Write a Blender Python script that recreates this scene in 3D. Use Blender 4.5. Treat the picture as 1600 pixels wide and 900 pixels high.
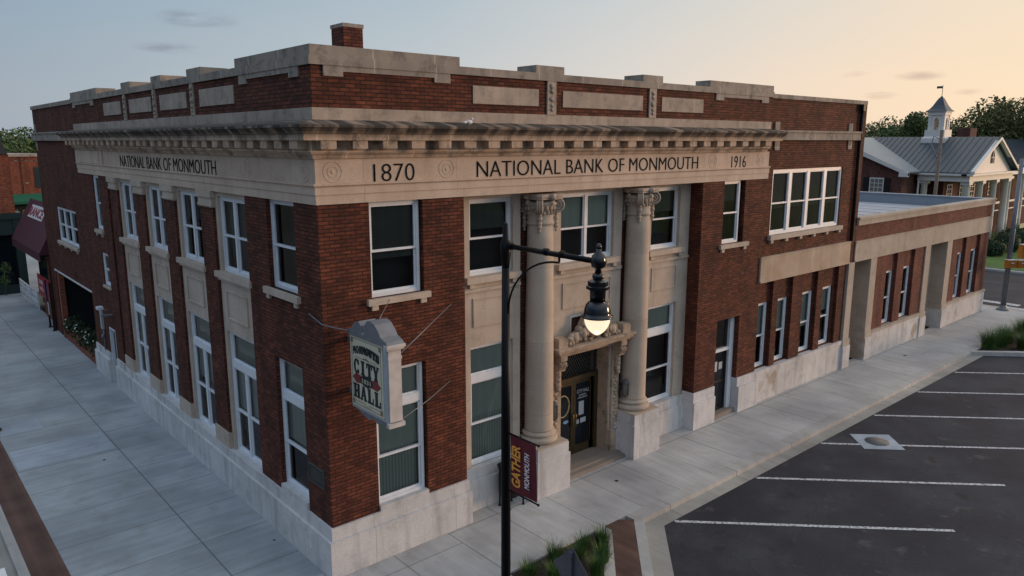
import bpy, math, random
from mathutils import Vector, Matrix
random.seed(7)
R_ = math.radians
for o in list(bpy.data.objects): bpy.data.objects.remove(o)
SC = bpy.context.scene
COL = SC.collection

# ------------------------------------------------------------------ camera
cam_d = bpy.data.cameras.new('camera'); cam = bpy.data.objects.new('camera', cam_d); COL.objects.link(cam)
RM = [(0.753108825, -0.125793397, 0.645757786), (-0.657895460, -0.145212080, 0.738977006), (0.000813403416, -0.981371221, -0.192119403)]
m = Matrix.Identity(4)
for i in range(3):
    m[i][0] = RM[i][0]; m[i][1] = -RM[i][1]; m[i][2] = -RM[i][2]
m[0][3], m[1][3], m[2][3] = -6.7812, -13.5380, 9.2
cam.matrix_world = m
cam_d.sensor_width = 36; cam_d.lens = 1173 / 1600 * 36
cam_d.clip_start = 0.1; cam_d.clip_end = 5000
SC.camera = cam

# ------------------------------------------------------------------ light
SUN_AZ, SUN_EL = -28.0, 5.0                      # azimuth from +X, elevation
sun_d = bpy.data.lights.new('sun', 'SUN'); sun = bpy.data.objects.new('sun', sun_d); COL.objects.link(sun)
sun_d.energy = 1.6; sun_d.angle = R_(14); sun_d.color = (1.0, 0.62, 0.38)
v = Vector((math.cos(R_(SUN_EL)) * math.cos(R_(SUN_AZ)), math.cos(R_(SUN_EL)) * math.sin(R_(SUN_AZ)), math.sin(R_(SUN_EL))))
sun.rotation_euler = v.to_track_quat('Z', 'Y').to_euler()

W = bpy.data.worlds.new('World'); SC.world = W; W.use_nodes = True
nt = W.node_tree; nt.nodes.clear()
def N(t, typ, **k):
    n = t.nodes.new(typ)
    for a, b in k.items(): setattr(n, a, b)
    return n
def mth(t, op, a, b=None, c=None, clamp=False):
    n = N(t, 'ShaderNodeMath', operation=op); n.use_clamp = clamp
    for i, x in enumerate((a, b, c)):
        if x is None: continue
        if hasattr(x, 'links') or hasattr(x, 'is_linked'): t.links.new(x, n.inputs[i])
        else: n.inputs[i].default_value = x
    return n.outputs[0]
def ramp(t, fac, stops, interp='LINEAR'):
    n = N(t, 'ShaderNodeValToRGB'); cr = n.color_ramp; cr.interpolation = interp
    while len(cr.elements) < len(stops): cr.elements.new(0.5)
    for e, (p, c) in zip(cr.elements, stops):
        e.position = p; e.color = (*c, 1) if len(c) == 3 else c
    t.links.new(fac, n.inputs[0]); return n.outputs[0]
def mixc(t, f, a, b, blend='MIX'):
    n = N(t, 'ShaderNodeMix', data_type='RGBA', blend_type=blend)
    for x, i in ((f, 0), (a, 6), (b, 7)):
        if hasattr(x, 'is_linked'): t.links.new(x, n.inputs[i])
        elif i == 0: n.inputs[0].default_value = x
        else: n.inputs[i].default_value = (*x, 1)
    return n.outputs[2]
def lin(*c): return tuple(((x / 255) / 12.92 if x / 255 <= .04045 else ((x / 255 + .055) / 1.055) ** 2.4) for x in c)

tc = N(nt, 'ShaderNodeTexCoord'); sx = N(nt, 'ShaderNodeSeparateXYZ'); nt.links.new(tc.outputs['Generated'], sx.inputs[0])
sky = N(nt, 'ShaderNodeTexSky'); sky.sky_type = 'NISHITA'; sky.sun_disc = False
sky.sun_elevation = R_(SUN_EL); sky.sun_rotation = R_(90 - SUN_AZ); sky.air_density = 1.0; sky.dust_density = 2.0
skyc = mixc(nt, 1.0, sky.outputs[0], (0.10, 0.10, 0.10), 'MULTIPLY')
el = mth(nt, 'MULTIPLY', mth(nt, 'ARCSINE', sx.outputs[2]), 57.2958)       # degrees
az = mth(nt, 'MULTIPLY', mth(nt, 'ARCTAN2', sx.outputs[1], sx.outputs[0]), 57.2958)
dz = mth(nt, 'ABSOLUTE', mth(nt, 'ADD', az, -2.0))                          # degrees away from the afterglow
dzn = mth(nt, 'DIVIDE', dz, 180, clamp=True)
elf = mth(nt, 'DIVIDE', el, 12, clamp=True)
low = ramp(nt, dzn, [(0, lin(255, 228, 190)), (.10, lin(254, 224, 190)), (.155, lin(244, 220, 196)), (.22, lin(226, 215, 204)), (.30, lin(200, 202, 202)), (.42, lin(170, 178, 186)), (.53, lin(146, 154, 168)), (1, lin(66, 78, 98))])
mid = ramp(nt, dzn, [(0, lin(244, 224, 198)), (.10, lin(230, 218, 202)), (.155, lin(216, 213, 206)), (.22, lin(194, 202, 206)), (.30, lin(168, 185, 197)), (.42, lin(144, 168, 186)), (.53, lin(122, 148, 170)), (1, lin(70, 86, 110))])
hi = ramp(nt, dzn, [(0, lin(222, 218, 216)), (.5, lin(196, 204, 214)), (1, lin(136, 162, 196))])
hi = mixc(nt, 1.0, hi, (1.42, 1.40, 1.38), 'MULTIPLY')
g1 = mixc(nt, ramp(nt, elf, [(0, (0, 0, 0)), (.25, (.15, .15, .15)), (1, (1, 1, 1))]), low, mid)
g2 = mixc(nt, mth(nt, 'DIVIDE', mth(nt, 'ADD', el, -12), 22, clamp=True), g1, hi)
grad = mixc(nt, 0.05, g2, skyc)
# thin cloud wisps at fixed directions
nz = N(nt, 'ShaderNodeTexNoise'); nz.inputs['Scale'].default_value = 1.0; nz.inputs['Detail'].default_value = 5
cb = N(nt, 'ShaderNodeCombineXYZ'); nt.links.new(mth(nt, 'MULTIPLY', az, .35), cb.inputs[0]); nt.links.new(mth(nt, 'MULTIPLY', el, 1.6), cb.inputs[1])
nt.links.new(cb.outputs[0], nz.inputs['Vector'])
acc = None
for (a0, e0, sa, se) in ((70.6, 8.0, 2.9, .8), (72.4, 6.1, 2.6, .45), (21.2, 4.2, 1.7, .36), (23.4, 3.0, 1.3, .30), (18.3, 3.1, 1.0, .22), (24.9, 4.3, 1.1, .4)):
    qa = mth(nt, 'POWER', mth(nt, 'DIVIDE', mth(nt, 'ADD', az, -a0), sa), 2)
    qe = mth(nt, 'POWER', mth(nt, 'DIVIDE', mth(nt, 'ADD', el, -e0), se), 2)
    g = mth(nt, 'POWER', mth(nt, 'SUBTRACT', 1.0, mth(nt, 'ADD', qa, qe), clamp=True), 1.2)
    acc = g if acc is None else mth(nt, 'MAXIMUM', acc, g)
cf = mth(nt, 'MULTIPLY', acc, mth(nt, 'MULTIPLY', mth(nt, 'SUBTRACT', nz.outputs[0], .38), 4.0, clamp=True), clamp=True)
clc = mixc(nt, 1.0, grad, (.66, .62, .68), 'MULTIPLY')
fin = mixc(nt, mth(nt, 'MULTIPLY', cf, .75), grad, clc)
# broad faint streaks of high cloud
nz2 = N(nt, 'ShaderNodeTexNoise'); nz2.inputs['Scale'].default_value = .22; nz2.inputs['Detail'].default_value = 4
nt.links.new(cb.outputs[0], nz2.inputs['Vector'])
fin = mixc(nt, mth(nt, 'MULTIPLY', mth(nt, 'SUBTRACT', nz2.outputs[0], .45), .9, clamp=True), fin, mixc(nt, 1.0, fin, (1.12, 1.02, .98), 'MULTIPLY'))
bg = N(nt, 'ShaderNodeBackground'); bg.inputs[1].default_value = 1.0; fin = mixc(nt, 1.0, fin, (.785, .795, .80), 'MULTIPLY'); nt.links.new(fin, bg.inputs[0])
wo = N(nt, 'ShaderNodeOutputWorld'); nt.links.new(bg.outputs[0], wo.inputs[0])
SC.view_settings.view_transform = 'Standard'; SC.view_settings.look = 'None'
SC.view_settings.exposure = 0.42; SC.view_settings.gamma = 1.0; SC.view_settings.use_curve_mapping = False
SC.render.engine = 'CYCLES'
SC.cycles.max_bounces = 5; SC.cycles.transparent_max_bounces = 8

# ------------------------------------------------------------------ materials
MAT = {}
def newmat(name):
    mt = bpy.data.materials.new(name); mt.use_nodes = True; t = mt.node_tree
    return mt, t, t.nodes['Principled BSDF']
def simple(name, col, rough=.6, metal=0., spec=.5, var=.0, scale=8., emis=None, bump=0.):
    mt, t, b = newmat(name)
    b.inputs['Base Color'].default_value = (*col, 1); b.inputs['Roughness'].default_value = rough
    b.inputs['Metallic'].default_value = metal; b.inputs['Specular IOR Level'].default_value = spec
    if var or bump:
        g = N(t, 'ShaderNodeNewGeometry'); n = N(t, 'ShaderNodeTexNoise'); n.inputs['Scale'].default_value = scale; n.inputs['Detail'].default_value = 5
        t.links.new(g.outputs['Position'], n.inputs['Vector'])
        if var:
            c = ramp(t, n.outputs[0], [(.3, tuple(x * (1 - var) for x in col)), (.7, tuple(min(1, x * (1 + var)) for x in col))])
            t.links.new(c, b.inputs['Base Color'])
        if bump:
            bp = N(t, 'ShaderNodeBump'); bp.inputs['Strength'].default_value = bump; bp.inputs['Distance'].default_value = .02
            t.links.new(n.outputs[0], bp.inputs['Height']); t.links.new(bp.outputs[0], b.inputs['Normal'])
    if emis: b.inputs['Emission Color'].default_value = (*emis[0], 1); b.inputs['Emission Strength'].default_value = emis[1]
    MAT[name] = mt; return mt
def facade_uv(t):
    g = N(t, 'ShaderNodeNewGeometry'); p = N(t, 'ShaderNodeSeparateXYZ'); t.links.new(g.outputs['Position'], p.inputs[0])
    q = N(t, 'ShaderNodeSeparateXYZ'); t.links.new(g.outputs['True Normal'], q.inputs[0])
    fx = mth(t, 'GREATER_THAN', mth(t, 'ABSOLUTE', q.outputs[0]), .7)
    u = mth(t, 'ADD', mth(t, 'MULTIPLY', fx, p.outputs[1]), mth(t, 'MULTIPLY', mth(t, 'SUBTRACT', 1., fx), p.outputs[0]))
    c = N(t, 'ShaderNodeCombineXYZ'); t.links.new(u, c.inputs[0]); t.links.new(p.outputs[2], c.inputs[1])
    return g, p, u, c.outputs[0]
def brickmat(name, c1, c2, mortar, bw=.215, rh=.0745, ms=.011, stain=.35):
    mt, t, b = newmat(name); g, p, u, uv = facade_uv(t)
    br = N(t, 'ShaderNodeTexBrick'); t.links.new(uv, br.inputs['Vector'])
    br.inputs['Scale'].default_value = 1; br.inputs['Brick Width'].default_value = bw; br.inputs['Row Height'].default_value = rh
    br.inputs['Mortar Size'].default_value = ms; br.inputs['Mortar Smooth'].default_value = .3; br.inputs['Bias'].default_value = -.1
    br.inputs['Color1'].default_value = (*c1, 1); br.inputs['Color2'].default_value = (*c2, 1); br.inputs['Mortar'].default_value = (*mortar, 1)
    n = N(t, 'ShaderNodeTexNoise'); n.inputs['Scale'].default_value = 1.3; n.inputs['Detail'].default_value = 6; t.links.new(g.outputs['Position'], n.inputs['Vector'])
    n2 = N(t, 'ShaderNodeTexNoise'); n2.inputs['Scale'].default_value = 9; n2.inputs['Detail'].default_value = 3
    mp = N(t, 'ShaderNodeVectorMath', operation='MULTIPLY'); mp.inputs[1].default_value = (.45, 1.3, 1); t.links.new(uv, mp.inputs[0]); t.links.new(mp.outputs[0], n2.inputs['Vector'])
    f = ramp(t, n.outputs[0], [(.3, (1 - stain,) * 3), (.72, (1 + stain * .6,) * 3)])
    f2 = ramp(t, n2.outputs[0], [(.25, (.64, .63, .62)), (.5, (.97, .97, .97)), (.8, (1.5, 1.42, 1.32))])
    c = mixc(t, 1.0, mixc(t, 1.0, br.outputs[0], f, 'MULTIPLY'), f2, 'MULTIPLY')
    mv = N(t, 'ShaderNodeVectorMath', operation='MULTIPLY'); mv.inputs[1].default_value = (2.4, .22, 1); t.links.new(uv, mv.inputs[0])
    nv_ = N(t, 'ShaderNodeTexNoise'); nv_.inputs['Scale'].default_value = 1; nv_.inputs['Detail'].default_value = 5; t.links.new(mv.outputs[0], nv_.inputs['Vector'])
    c = mixc(t, 1.0, c, ramp(t, nv_.outputs[0], [(.34, (.74, .75, .77)), (.52, (1, 1, 1)), (.68, (1.12, 1.08, 1.05))]), 'MULTIPLY')
    t.links.new(c, b.inputs['Base Color']); b.inputs['Roughness'].default_value = .85; b.inputs['Specular IOR Level'].default_value = .25
    bp = N(t, 'ShaderNodeBump'); bp.inputs['Strength'].default_value = .8; bp.inputs['Distance'].default_value = .016
    t.links.new(mth(t, 'ADD', mth(t, 'MULTIPLY', br.outputs['Fac'], -1.), mth(t, 'MULTIPLY', n2.outputs[0], .6)), bp.inputs['Height']); t.links.new(bp.outputs[0], b.inputs['Normal'])
    MAT[name] = mt; return mt
def stonemat(name, base, warm, dark, stain=.5, jw=0., jh=0., soot_z=None, streak=.3, jdark=.55, zoff=0., spots=0.):
    mt, t, b = newmat(name); g, p, u, uv = facade_uv(t)
    n = N(t, 'ShaderNodeTexNoise'); n.inputs['Scale'].default_value = .9; n.inputs['Detail'].default_value = 7; n.inputs['Roughness'].default_value = .62
    t.links.new(g.outputs['Position'], n.inputs['Vector'])
    c = mixc(t, ramp(t, n.outputs[0], [(.35, (0,) * 3), (.65, (1,) * 3)]), base, warm)
    sv = N(t, 'ShaderNodeVectorMath', operation='MULTIPLY'); sv.inputs[1].default_value = (3.2, .35, 1); t.links.new(uv, sv.inputs[0])
    ns = N(t, 'ShaderNodeTexNoise'); ns.inputs['Scale'].default_value = 1; ns.inputs['Detail'].default_value = 6; t.links.new(sv.outputs[0], ns.inputs['Vector'])
    c = mixc(t, mth(t, 'MULTIPLY', mth(t, 'MULTIPLY', mth(t, 'SUBTRACT', ns.outputs[0], .5), 3.2, clamp=True), streak), c, dark)
    n2 = N(t, 'ShaderNodeTexNoise'); n2.inputs['Scale'].default_value = 2.3; n2.inputs['Detail'].default_value = 8; n2.inputs['Roughness'].default_value = .7
    t.links.new(g.outputs['Position'], n2.inputs['Vector'])
    c = mixc(t, mth(t, 'MULTIPLY', ramp(t, n2.outputs[0], [(.50, (0,) * 3), (.64, (1,) * 3)]), stain), c, dark)
    if soot_z:
        z0, z1, amt = soot_z
        zf = mth(t, 'DIVIDE', mth(t, 'SUBTRACT', p.outputs[2], z0), z1 - z0, clamp=True)
        ff = mth(t, 'MULTIPLY', zf, ramp(t, ns.outputs[0], [(.36, (.45,) * 3), (.54, (1,) * 3)]))
        c = mixc(t, mth(t, 'MULTIPLY', ff, amt), c, dark)
    if spots:
        n4 = N(t, 'ShaderNodeTexNoise'); n4.inputs['Scale'].default_value = .75; n4.inputs['Detail'].default_value = 4; t.links.new(g.outputs['Position'], n4.inputs['Vector'])
        c = mixc(t, mth(t, 'MULTIPLY', ramp(t, n4.outputs[0], [(.6, (0,) * 3), (.66, (1,) * 3)]), spots), c, (.30, .215, .14))
    n3 = N(t, 'ShaderNodeTexNoise'); n3.inputs['Scale'].default_value = 38; n3.inputs['Detail'].default_value = 4; t.links.new(g.outputs['Position'], n3.inputs['Vector'])
    c = mixc(t, 1.0, c, ramp(t, n3.outputs[0], [(.3, (.9,) * 3), (.7, (1.08,) * 3)]), 'MULTIPLY')
    h = n3.outputs[0]
    if jw:
        br = N(t, 'ShaderNodeTexBrick'); ad = N(t, 'ShaderNodeVectorMath', operation='ADD'); ad.inputs[1].default_value = (.13, -zoff, 0)
        t.links.new(uv, ad.inputs[0]); t.links.new(ad.outputs[0], br.inputs['Vector'])
        br.inputs['Scale'].default_value = 1; br.inputs['Brick Width'].default_value = jw; br.inputs['Row Height'].default_value = jh
        br.inputs['Mortar Size'].default_value = .007 if jdark < 1 else .011; br.inputs['Mortar Smooth'].default_value = .1
        br.inputs['Color1'].default_value = (.93, .93, .93, 1); br.inputs['Color2'].default_value = (1.07, 1.07, 1.07, 1); br.inputs['Mortar'].default_value = (jdark, jdark, jdark, 1)
        c = mixc(t, 1.0, c, br.outputs[0], 'MULTIPLY')
    t.links.new(c, b.inputs['Base Color']); b.inputs['Roughness'].default_value = .85; b.inputs['Specular IOR Level'].default_value = .25
    bp = N(t, 'ShaderNodeBump'); bp.inputs['Strength'].default_value = .25; bp.inputs['Distance'].default_value = .01
    t.links.new(h, bp.inputs['Height']); t.links.new(bp.outputs[0], b.inputs['Normal'])
    MAT[name] = mt; return mt
brickmat('brick', (.160, .049, .028), (.070, .022, .014), (.040, .018, .013), bw=.235, rh=.078, ms=.012)
brickmat('brick_far', (.17, .05, .032), (.125, .036, .026), (.14, .08, .065))
brickmat('brick_orange', (.30, .085, .045), (.20, .055, .033), (.24, .13, .09), stain=.2)
brickmat('brick_plum', (.15, .055, .042), (.105, .038, .032), (.15, .1, .09), stain=.2)
brickmat('paver', (.24, .095, .07), (.18, .07, .052), (.12, .07, .055), bw=.2, rh=.1, stain=.3)
stonemat('limestone', (.44, .365, .295), (.53, .45, .37), (.17, .145, .12), stain=.22, streak=.25)
stonemat('entablature', (.53, .41, .32), (.62, .50, .40), (.27, .205, .16), stain=.2, streak=.3, jw=2.35, jh=9.0, jdark=.7)
stonemat('cornice_stone', (.42, .315, .23), (.54, .415, .31), (.036, .034, .032), stain=.65, streak=.6, jw=1.55, jh=9, soot_z=(9.24, 9.38, .95), jdark=1.6)
stonemat('coping_stone', (.27, .235, .20), (.37, .32, .265), (.085, .08, .075), stain=.6, streak=.6, jw=1.5, jh=9, jdark=1.6)
stonemat('panel_stone', (.34, .285, .235), (.45, .375, .305), (.13, .12, .11), stain=.5, streak=.4, jw=1.35, jh=9, jdark=.75)
stonemat('plinth_stone', (.52, .515, .51), (.62, .615, .61), (.25, .25, .255), stain=.3, streak=.8, jw=2.2, jh=9)
stonemat('plinth_stained', (.50, .49, .475), (.62, .605, .585), (.25, .235, .22), stain=.35, streak=.6, jw=1.9, jh=9, spots=.7)
stonemat('band_stone', (.40, .30, .215), (.49, .395, .305), (.25, .2, .15), stain=.2, streak=.5, jw=.75, jh=9, jdark=.85)
stonemat('annex_stone', (.38, .325, .265), (.46, .40, .33), (.24, .2, .16), stain=.3, streak=.4, jw=6, jh=9, jdark=.85)
stonemat('carved_stone', (.36, .28, .21), (.46, .36, .27), (.10, .075, .055), stain=.65, streak=.45)
stonemat('column_stone', (.43, .35, .275), (.51, .425, .34), (.27, .215, .165), stain=.12, streak=.15, jw=40, jh=1.95, jdark=.82, zoff=.2)
simple('white_frame', (.66, .70, .74), .45, var=.06, scale=5)
simple('dark_room', (.022, .026, .030), .9)
simple('black_metal', (.003, .003, .004), .4, spec=.18)
simple('black_gloss', (.004, .005, .007), .14, spec=.6)
simple('black_matte', (.008, .008, .009), .6, spec=.3)
simple('bronze', (.085, .062, .032), .4, metal=.6, var=.2)
simple('door_glass', (.006, .010, .014), .1, spec=.3)
simple('letter', (.006, .006, .006), .8, spec=.1)
simple('white_paint', (.62, .62, .62), .5, var=.05)
simple('notice', (.42, .45, .48), .5)
simple('blue_label', (.22, .36, .5), .5)
simple('sticker_gold', (.35, .27, .14), .5)
simple('sign_cream', (.60, .57, .43), .5, var=.05, scale=4)
simple('sign_blue', (.17, .18, .195), .5, var=.15, scale=5)
simple('sign_side', (.34, .37, .39), .5, var=.1, scale=5)
simple('sign_white', (.52, .49, .46), .55, var=.15, scale=4)
simple('sign_ink', (.012, .022, .024), .5)
simple('sign_red', (.20, .035, .035), .5)
simple('sign_line', (.22, .16, .1), .5)
simple('banner_red', (.115, .008, .014), .75, var=.15, scale=6)
simple('banner_gold', (.80, .33, .05), .7)
simple('banner_white', (.75, .68, .68), .7)
simple('roof_membrane', (.36, .37, .40), .8, var=.12, scale=1.2)
simple('roof_curb', (.24, .28, .32), .6, var=.1, scale=1)
simple('galvanised', (.16, .175, .19), .45, metal=.3, var=.1, scale=5)
simple('galvanised_pale', (.36, .38, .40), .5, var=.1)
simple('sign_back', (.09, .09, .105), .45, metal=.3, var=.1, scale=5)
simple('amber', (.60, .22, .012), .45)
simple('amber_dark', (.33, .11, .015), .5)
simple('green_sign', (.0, .17, .07), .5)
simple('wood_pole', (.17, .13, .10), .85, var=.2, scale=10)
simple('asphalt_plain', (.05, .05, .052), .85, var=.1, scale=1)
simple('metal_roof', (.045, .062, .078), .45, var=.05, scale=2)
simple('metal_roof_sheen', (.21, .235, .245), .45, var=.05, scale=2)  # copy of the roof metal with the paleness of grazing light put into the colour
simple('house_white', (.70, .665, .61), .6, var=.04, scale=3)
simple('soil', (.025, .017, .012), .95, var=.4, scale=9, bump=.8)
simple('leaf', (.065, .11, .03), .7, var=.5, scale=.5)
simple('leaf_far', (.09, .12, .04), .8, var=.45, scale=.25)
simple('leaf_sunlit', (.12, .13, .045), .8, var=.4, scale=.2)  # warmer, lighter leaf copy; low sunlight on these trees is put into the colour
simple('grass_blade', (.055, .115, .02), .6, var=.5, scale=6)
simple('lawn_mat', (.055, .13, .018), .9, var=.25, scale=.6, bump=.5)
simple('shrub_leaf', (.02, .045, .014), .8, var=.4, scale=2)
simple('gold_leaf', (.36, .21, .06), .8, var=.5, scale=2)
simple('bark', (.08, .06, .045), .9, var=.3, scale=6)
simple('flower', (.65, .62, .6), .7)
simple('store_green', (.012, .03, .032), .5, var=.1)
simple('slate_dark', (.015, .018, .024), .6)
simple('awning_maroon', (.07, .012, .024), .8, var=.15, scale=2)
simple('awning_green', (.01, .11, .06), .8)
simple('sign_board_red', (.30, .02, .03), .5)
simple('sign_board_blue', (.05, .09, .25), .5)
simple('brown_panel', (.12, .05, .03), .7)
simple('ground_earth', (.10, .105, .085), .95, var=.2, scale=.1)
simple('street_brown', (.16, .145, .13), .9, var=.2, scale=1.5)
simple('rubber', (.015, .015, .015), .8)
simple('car_white', (.6, .62, .64), .25)
simple('brass', (.3, .2, .08), .35, metal=.8)
simple('aluminium', (.35, .38, .42), .35, metal=.5)
simple('plaque_bronze', (.02, .022, .018), .4, metal=.3)
simple('iron', (.07, .068, .066), .6)
simple('lid', (.13, .13, .125), .8, var=.25, scale=12)
simple('globe_glass', (.35, .32, .28), .2, emis=((1.0, .78, .54), .80))
simple('lantern_glass', (.18, .17, .14), .3)
# glass
mt, t, b = newmat('glass'); t.nodes.remove(b)
fr = N(t, 'ShaderNodeFresnel'); fr.inputs[0].default_value = 1.42
tr = N(t, 'ShaderNodeBsdfTransparent'); tr.inputs[0].default_value = (.80, .84, .83, 1)
gl = N(t, 'ShaderNodeBsdfGlossy'); gl.inputs[1].default_value = .03
mx = N(t, 'ShaderNodeMixShader'); t.links.new(fr.outputs[0], mx.inputs[0]); t.links.new(tr.outputs[0], mx.inputs[1]); t.links.new(gl.outputs[0], mx.inputs[2])
nn = N(t, 'ShaderNodeTexNoise'); nn.inputs['Scale'].default_value = .9; gg = N(t, 'ShaderNodeNewGeometry'); t.links.new(gg.outputs['Position'], nn.inputs['Vector'])
bp = N(t, 'ShaderNodeBump'); bp.inputs['Strength'].default_value = .05; bp.inputs['Distance'].default_value = .05; t.links.new(nn.outputs[0], bp.inputs['Height'])
t.links.new(bp.outputs[0], gl.inputs['Normal'])
t.links.new(mx.outputs[0], t.nodes['Material Output'].inputs[0]); MAT['glass'] = mt
def blindmat(name, col, pitch, amp):
    mt, t, b = newmat(name); g, p, u, uv = facade_uv(t)
    s = mth(t, 'SINE', mth(t, 'MULTIPLY', u if amp > 0 else p.outputs[2], 6.2832 / pitch))
    c = ramp(t, mth(t, 'ADD', mth(t, 'MULTIPLY', s, .5), .5), [(0, tuple(x * (1 - abs(amp)) for x in col)), (1, col)])
    t.links.new(c, b.inputs['Base Color']); b.inputs['Roughness'].default_value = .8; MAT[name] = mt
blindmat('blind_vertical', (.43, .46, .41), .085, .35)
blindmat('blind_shade', (.44, .455, .41), .3, .06)
blindmat('blind_dark', (.075, .08, .07), .3, .1)
# concrete and asphalt (position based joints)
def concrete(name, col, jx=None, jy=None, xs=(), ys=(), patch=None):
    mt, t, b = newmat(name)
    g = N(t, 'ShaderNodeNewGeometry'); p = N(t, 'ShaderNodeSeparateXYZ'); t.links.new(g.outputs['Position'], p.inputs[0])
    n = N(t, 'ShaderNodeTexNoise'); n.inputs['Scale'].default_value = .55; n.inputs['Detail'].default_value = 8; n.inputs['Roughness'].default_value = .65; t.links.new(g.outputs['Position'], n.inputs['Vector'])
    c = ramp(t, n.outputs[0], [(.3, tuple(x * .82 for x in col)), (.55, col), (.75, tuple(x * 1.13 for x in col))])
    nb = N(t, 'ShaderNodeTexNoise'); nb.inputs['Scale'].default_value = 1; nb.inputs['Detail'].default_value = 5
    sv = N(t, 'ShaderNodeVectorMath', operation='MULTIPLY'); sv.inputs[1].default_value = (.8, 5.0, 1) if jy is None and jx else (5.0, .8, 1)
    sv.inputs[1].default_value = (5.5, .5, 1) if jx else (.5, 5.5, 1)
    t.links.new(g.outputs['Position'], sv.inputs[0]); t.links.new(sv.outputs[0], nb.inputs['Vector'])
    c = mixc(t, 1., c, ramp(t, nb.outputs[0], [(.3, (.9,) * 3), (.7, (1.09,) * 3)]), 'MULTIPLY')
    n3 = N(t, 'ShaderNodeTexNoise'); n3.inputs['Scale'].default_value = 60; t.links.new(g.outputs['Position'], n3.inputs['Vector'])
    c = mixc(t, 1., c, ramp(t, n3.outputs[0], [(.3, (.93,) * 3), (.7, (1.05,) * 3)]), 'MULTIPLY')
    nd = N(t, 'ShaderNodeTexNoise'); nd.inputs['Scale'].default_value = 1.7; nd.inputs['Detail'].default_value = 5; t.links.new(g.outputs['Position'], nd.inputs['Vector'])
    c = mixc(t, mth(t, 'MULTIPLY', ramp(t, nd.outputs[0], [(.56, (0,) * 3), (.70, (1,) * 3)]), .45), c, tuple(x * k for x, k in zip(col, (.72, .68, .6))))
    vo = N(t, 'ShaderNodeTexVoronoi'); vo.inputs['Scale'].default_value = 2.2; vo.inputs['Randomness'].default_value = 1; t.links.new(g.outputs['Position'], vo.inputs['Vector'])
    c = mixc(t, mth(t, 'MULTIPLY', mth(t, 'LESS_THAN', vo.outputs['Distance'], .055), .4), c, tuple(x * .4 for x in col))
    nl = N(t, 'ShaderNodeTexNoise'); nl.inputs['Scale'].default_value = .28; nl.inputs['Detail'].default_value = 3; t.links.new(g.outputs['Position'], nl.inputs['Vector'])
    c = mixc(t, 1., c, ramp(t, nl.outputs[0], [(.35, (.86, .86, .87)), (.65, (1.12, 1.11, 1.09))]), 'MULTIPLY')
    jm = None
    def addj(d, w=.011):
        nonlocal jm
        e = mth(t, 'LESS_THAN', d, w); jm = e if jm is None else mth(t, 'MAXIMUM', jm, e)
    cell = None
    def per(coord, off, period):
        nonlocal cell
        q = mth(t, 'DIVIDE', mth(t, 'SUBTRACT', coord, off), period)
        fl = mth(t, 'FLOOR', mth(t, 'ADD', q, .0)); cell = fl if cell is None else mth(t, 'ADD', cell, mth(t, 'MULTIPLY', fl, 7.31))
        return mth(t, 'MULTIPLY', mth(t, 'ABSOLUTE', mth(t, 'SUBTRACT', q, mth(t, 'ROUND', q))), period)
    if jx: addj(per(p.outputs[0], *jx))
    if jy: addj(per(p.outputs[1], *jy))
    for x in xs: addj(mth(t, 'ABSOLUTE', mth(t, 'SUBTRACT', p.outputs[0], x)), .017)
    for y in ys: addj(mth(t, 'ABSOLUTE', mth(t, 'SUBTRACT', p.outputs[1], y)), .014)
    if cell is not None:
        wn = N(t, 'ShaderNodeTexWhiteNoise', noise_dimensions='1D'); t.links.new(cell, wn.inputs['W'])
        c = mixc(t, 1., c, ramp(t, wn.outputs[0], [(0, (.93,) * 3), (1, (1.05,) * 3)]), 'MULTIPLY')
    if jm is not None: c = mixc(t, mth(t, 'MULTIPLY', jm, .75), c, tuple(x * .28 for x in col))
    t.links.new(c, b.inputs['Base Color']); b.inputs['Roughness'].default_value = .85; b.inputs['Specular IOR Level'].default_value = .3
    MAT[name] = mt
concrete('walk_right', (.44, .435, .425), jx=(1.4, 1.52), ys=(-.17,))
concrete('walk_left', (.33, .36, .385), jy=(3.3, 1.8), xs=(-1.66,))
concrete('walk_corner', (.41, .41, .405), jx=(1.4, 1.52), jy=(-2.4, 1.7))
concrete('kerb', (.42, .41, .39), jx=(2.0, 3.04))
concrete('gutter', (.33, .32, .29), jx=(2.0, 3.04))
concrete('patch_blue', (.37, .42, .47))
concrete('step_stone', (.26, .225, .19))
mt, t, b = newmat('asphalt')
g = N(t, 'ShaderNodeNewGeometry')
n = N(t, 'ShaderNodeTexNoise'); n.inputs['Scale'].default_value = .35; n.inputs['Detail'].default_value = 7; n.inputs['Roughness'].default_value = .6; t.links.new(g.outputs['Position'], n.inputs['Vector'])
c = ramp(t, n.outputs[0], [(.32, (.017, .017, .023)), (.5, (.026, .027, .035)), (.68, (.046, .049, .058))])
n2 = N(t, 'ShaderNodeTexNoise'); n2.inputs['Scale'].default_value = 45; n2.inputs['Detail'].default_value = 2; t.links.new(g.outputs['Position'], n2.inputs['Vector'])
c = mixc(t, 1., c, ramp(t, n2.outputs[0], [(.3, (.75,) * 3), (.7, (1.3,) * 3)]), 'MULTIPLY')
n3 = N(t, 'ShaderNodeTexNoise'); n3.inputs['Scale'].default_value = 1.1; n3.inputs['Detail'].default_value = 6; n3.inputs['Roughness'].default_value = .7; t.links.new(g.outputs['Position'], n3.inputs['Vector'])
c = mixc(t, mth(t, 'MULTIPLY', ramp(t, n3.outputs[0], [(.60, (0,) * 3), (.72, (1,) * 3)]), .55), c, (.12, .112, .10))
vd = N(t, 'ShaderNodeVectorMath', operation='MULTIPLY_ADD'); vd.inputs[1].default_value = (.9, .9, 0); t.links.new(n3.outputs['Color'], vd.inputs[0]); t.links.new(g.outputs['Position'], vd.inputs[2])
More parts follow.
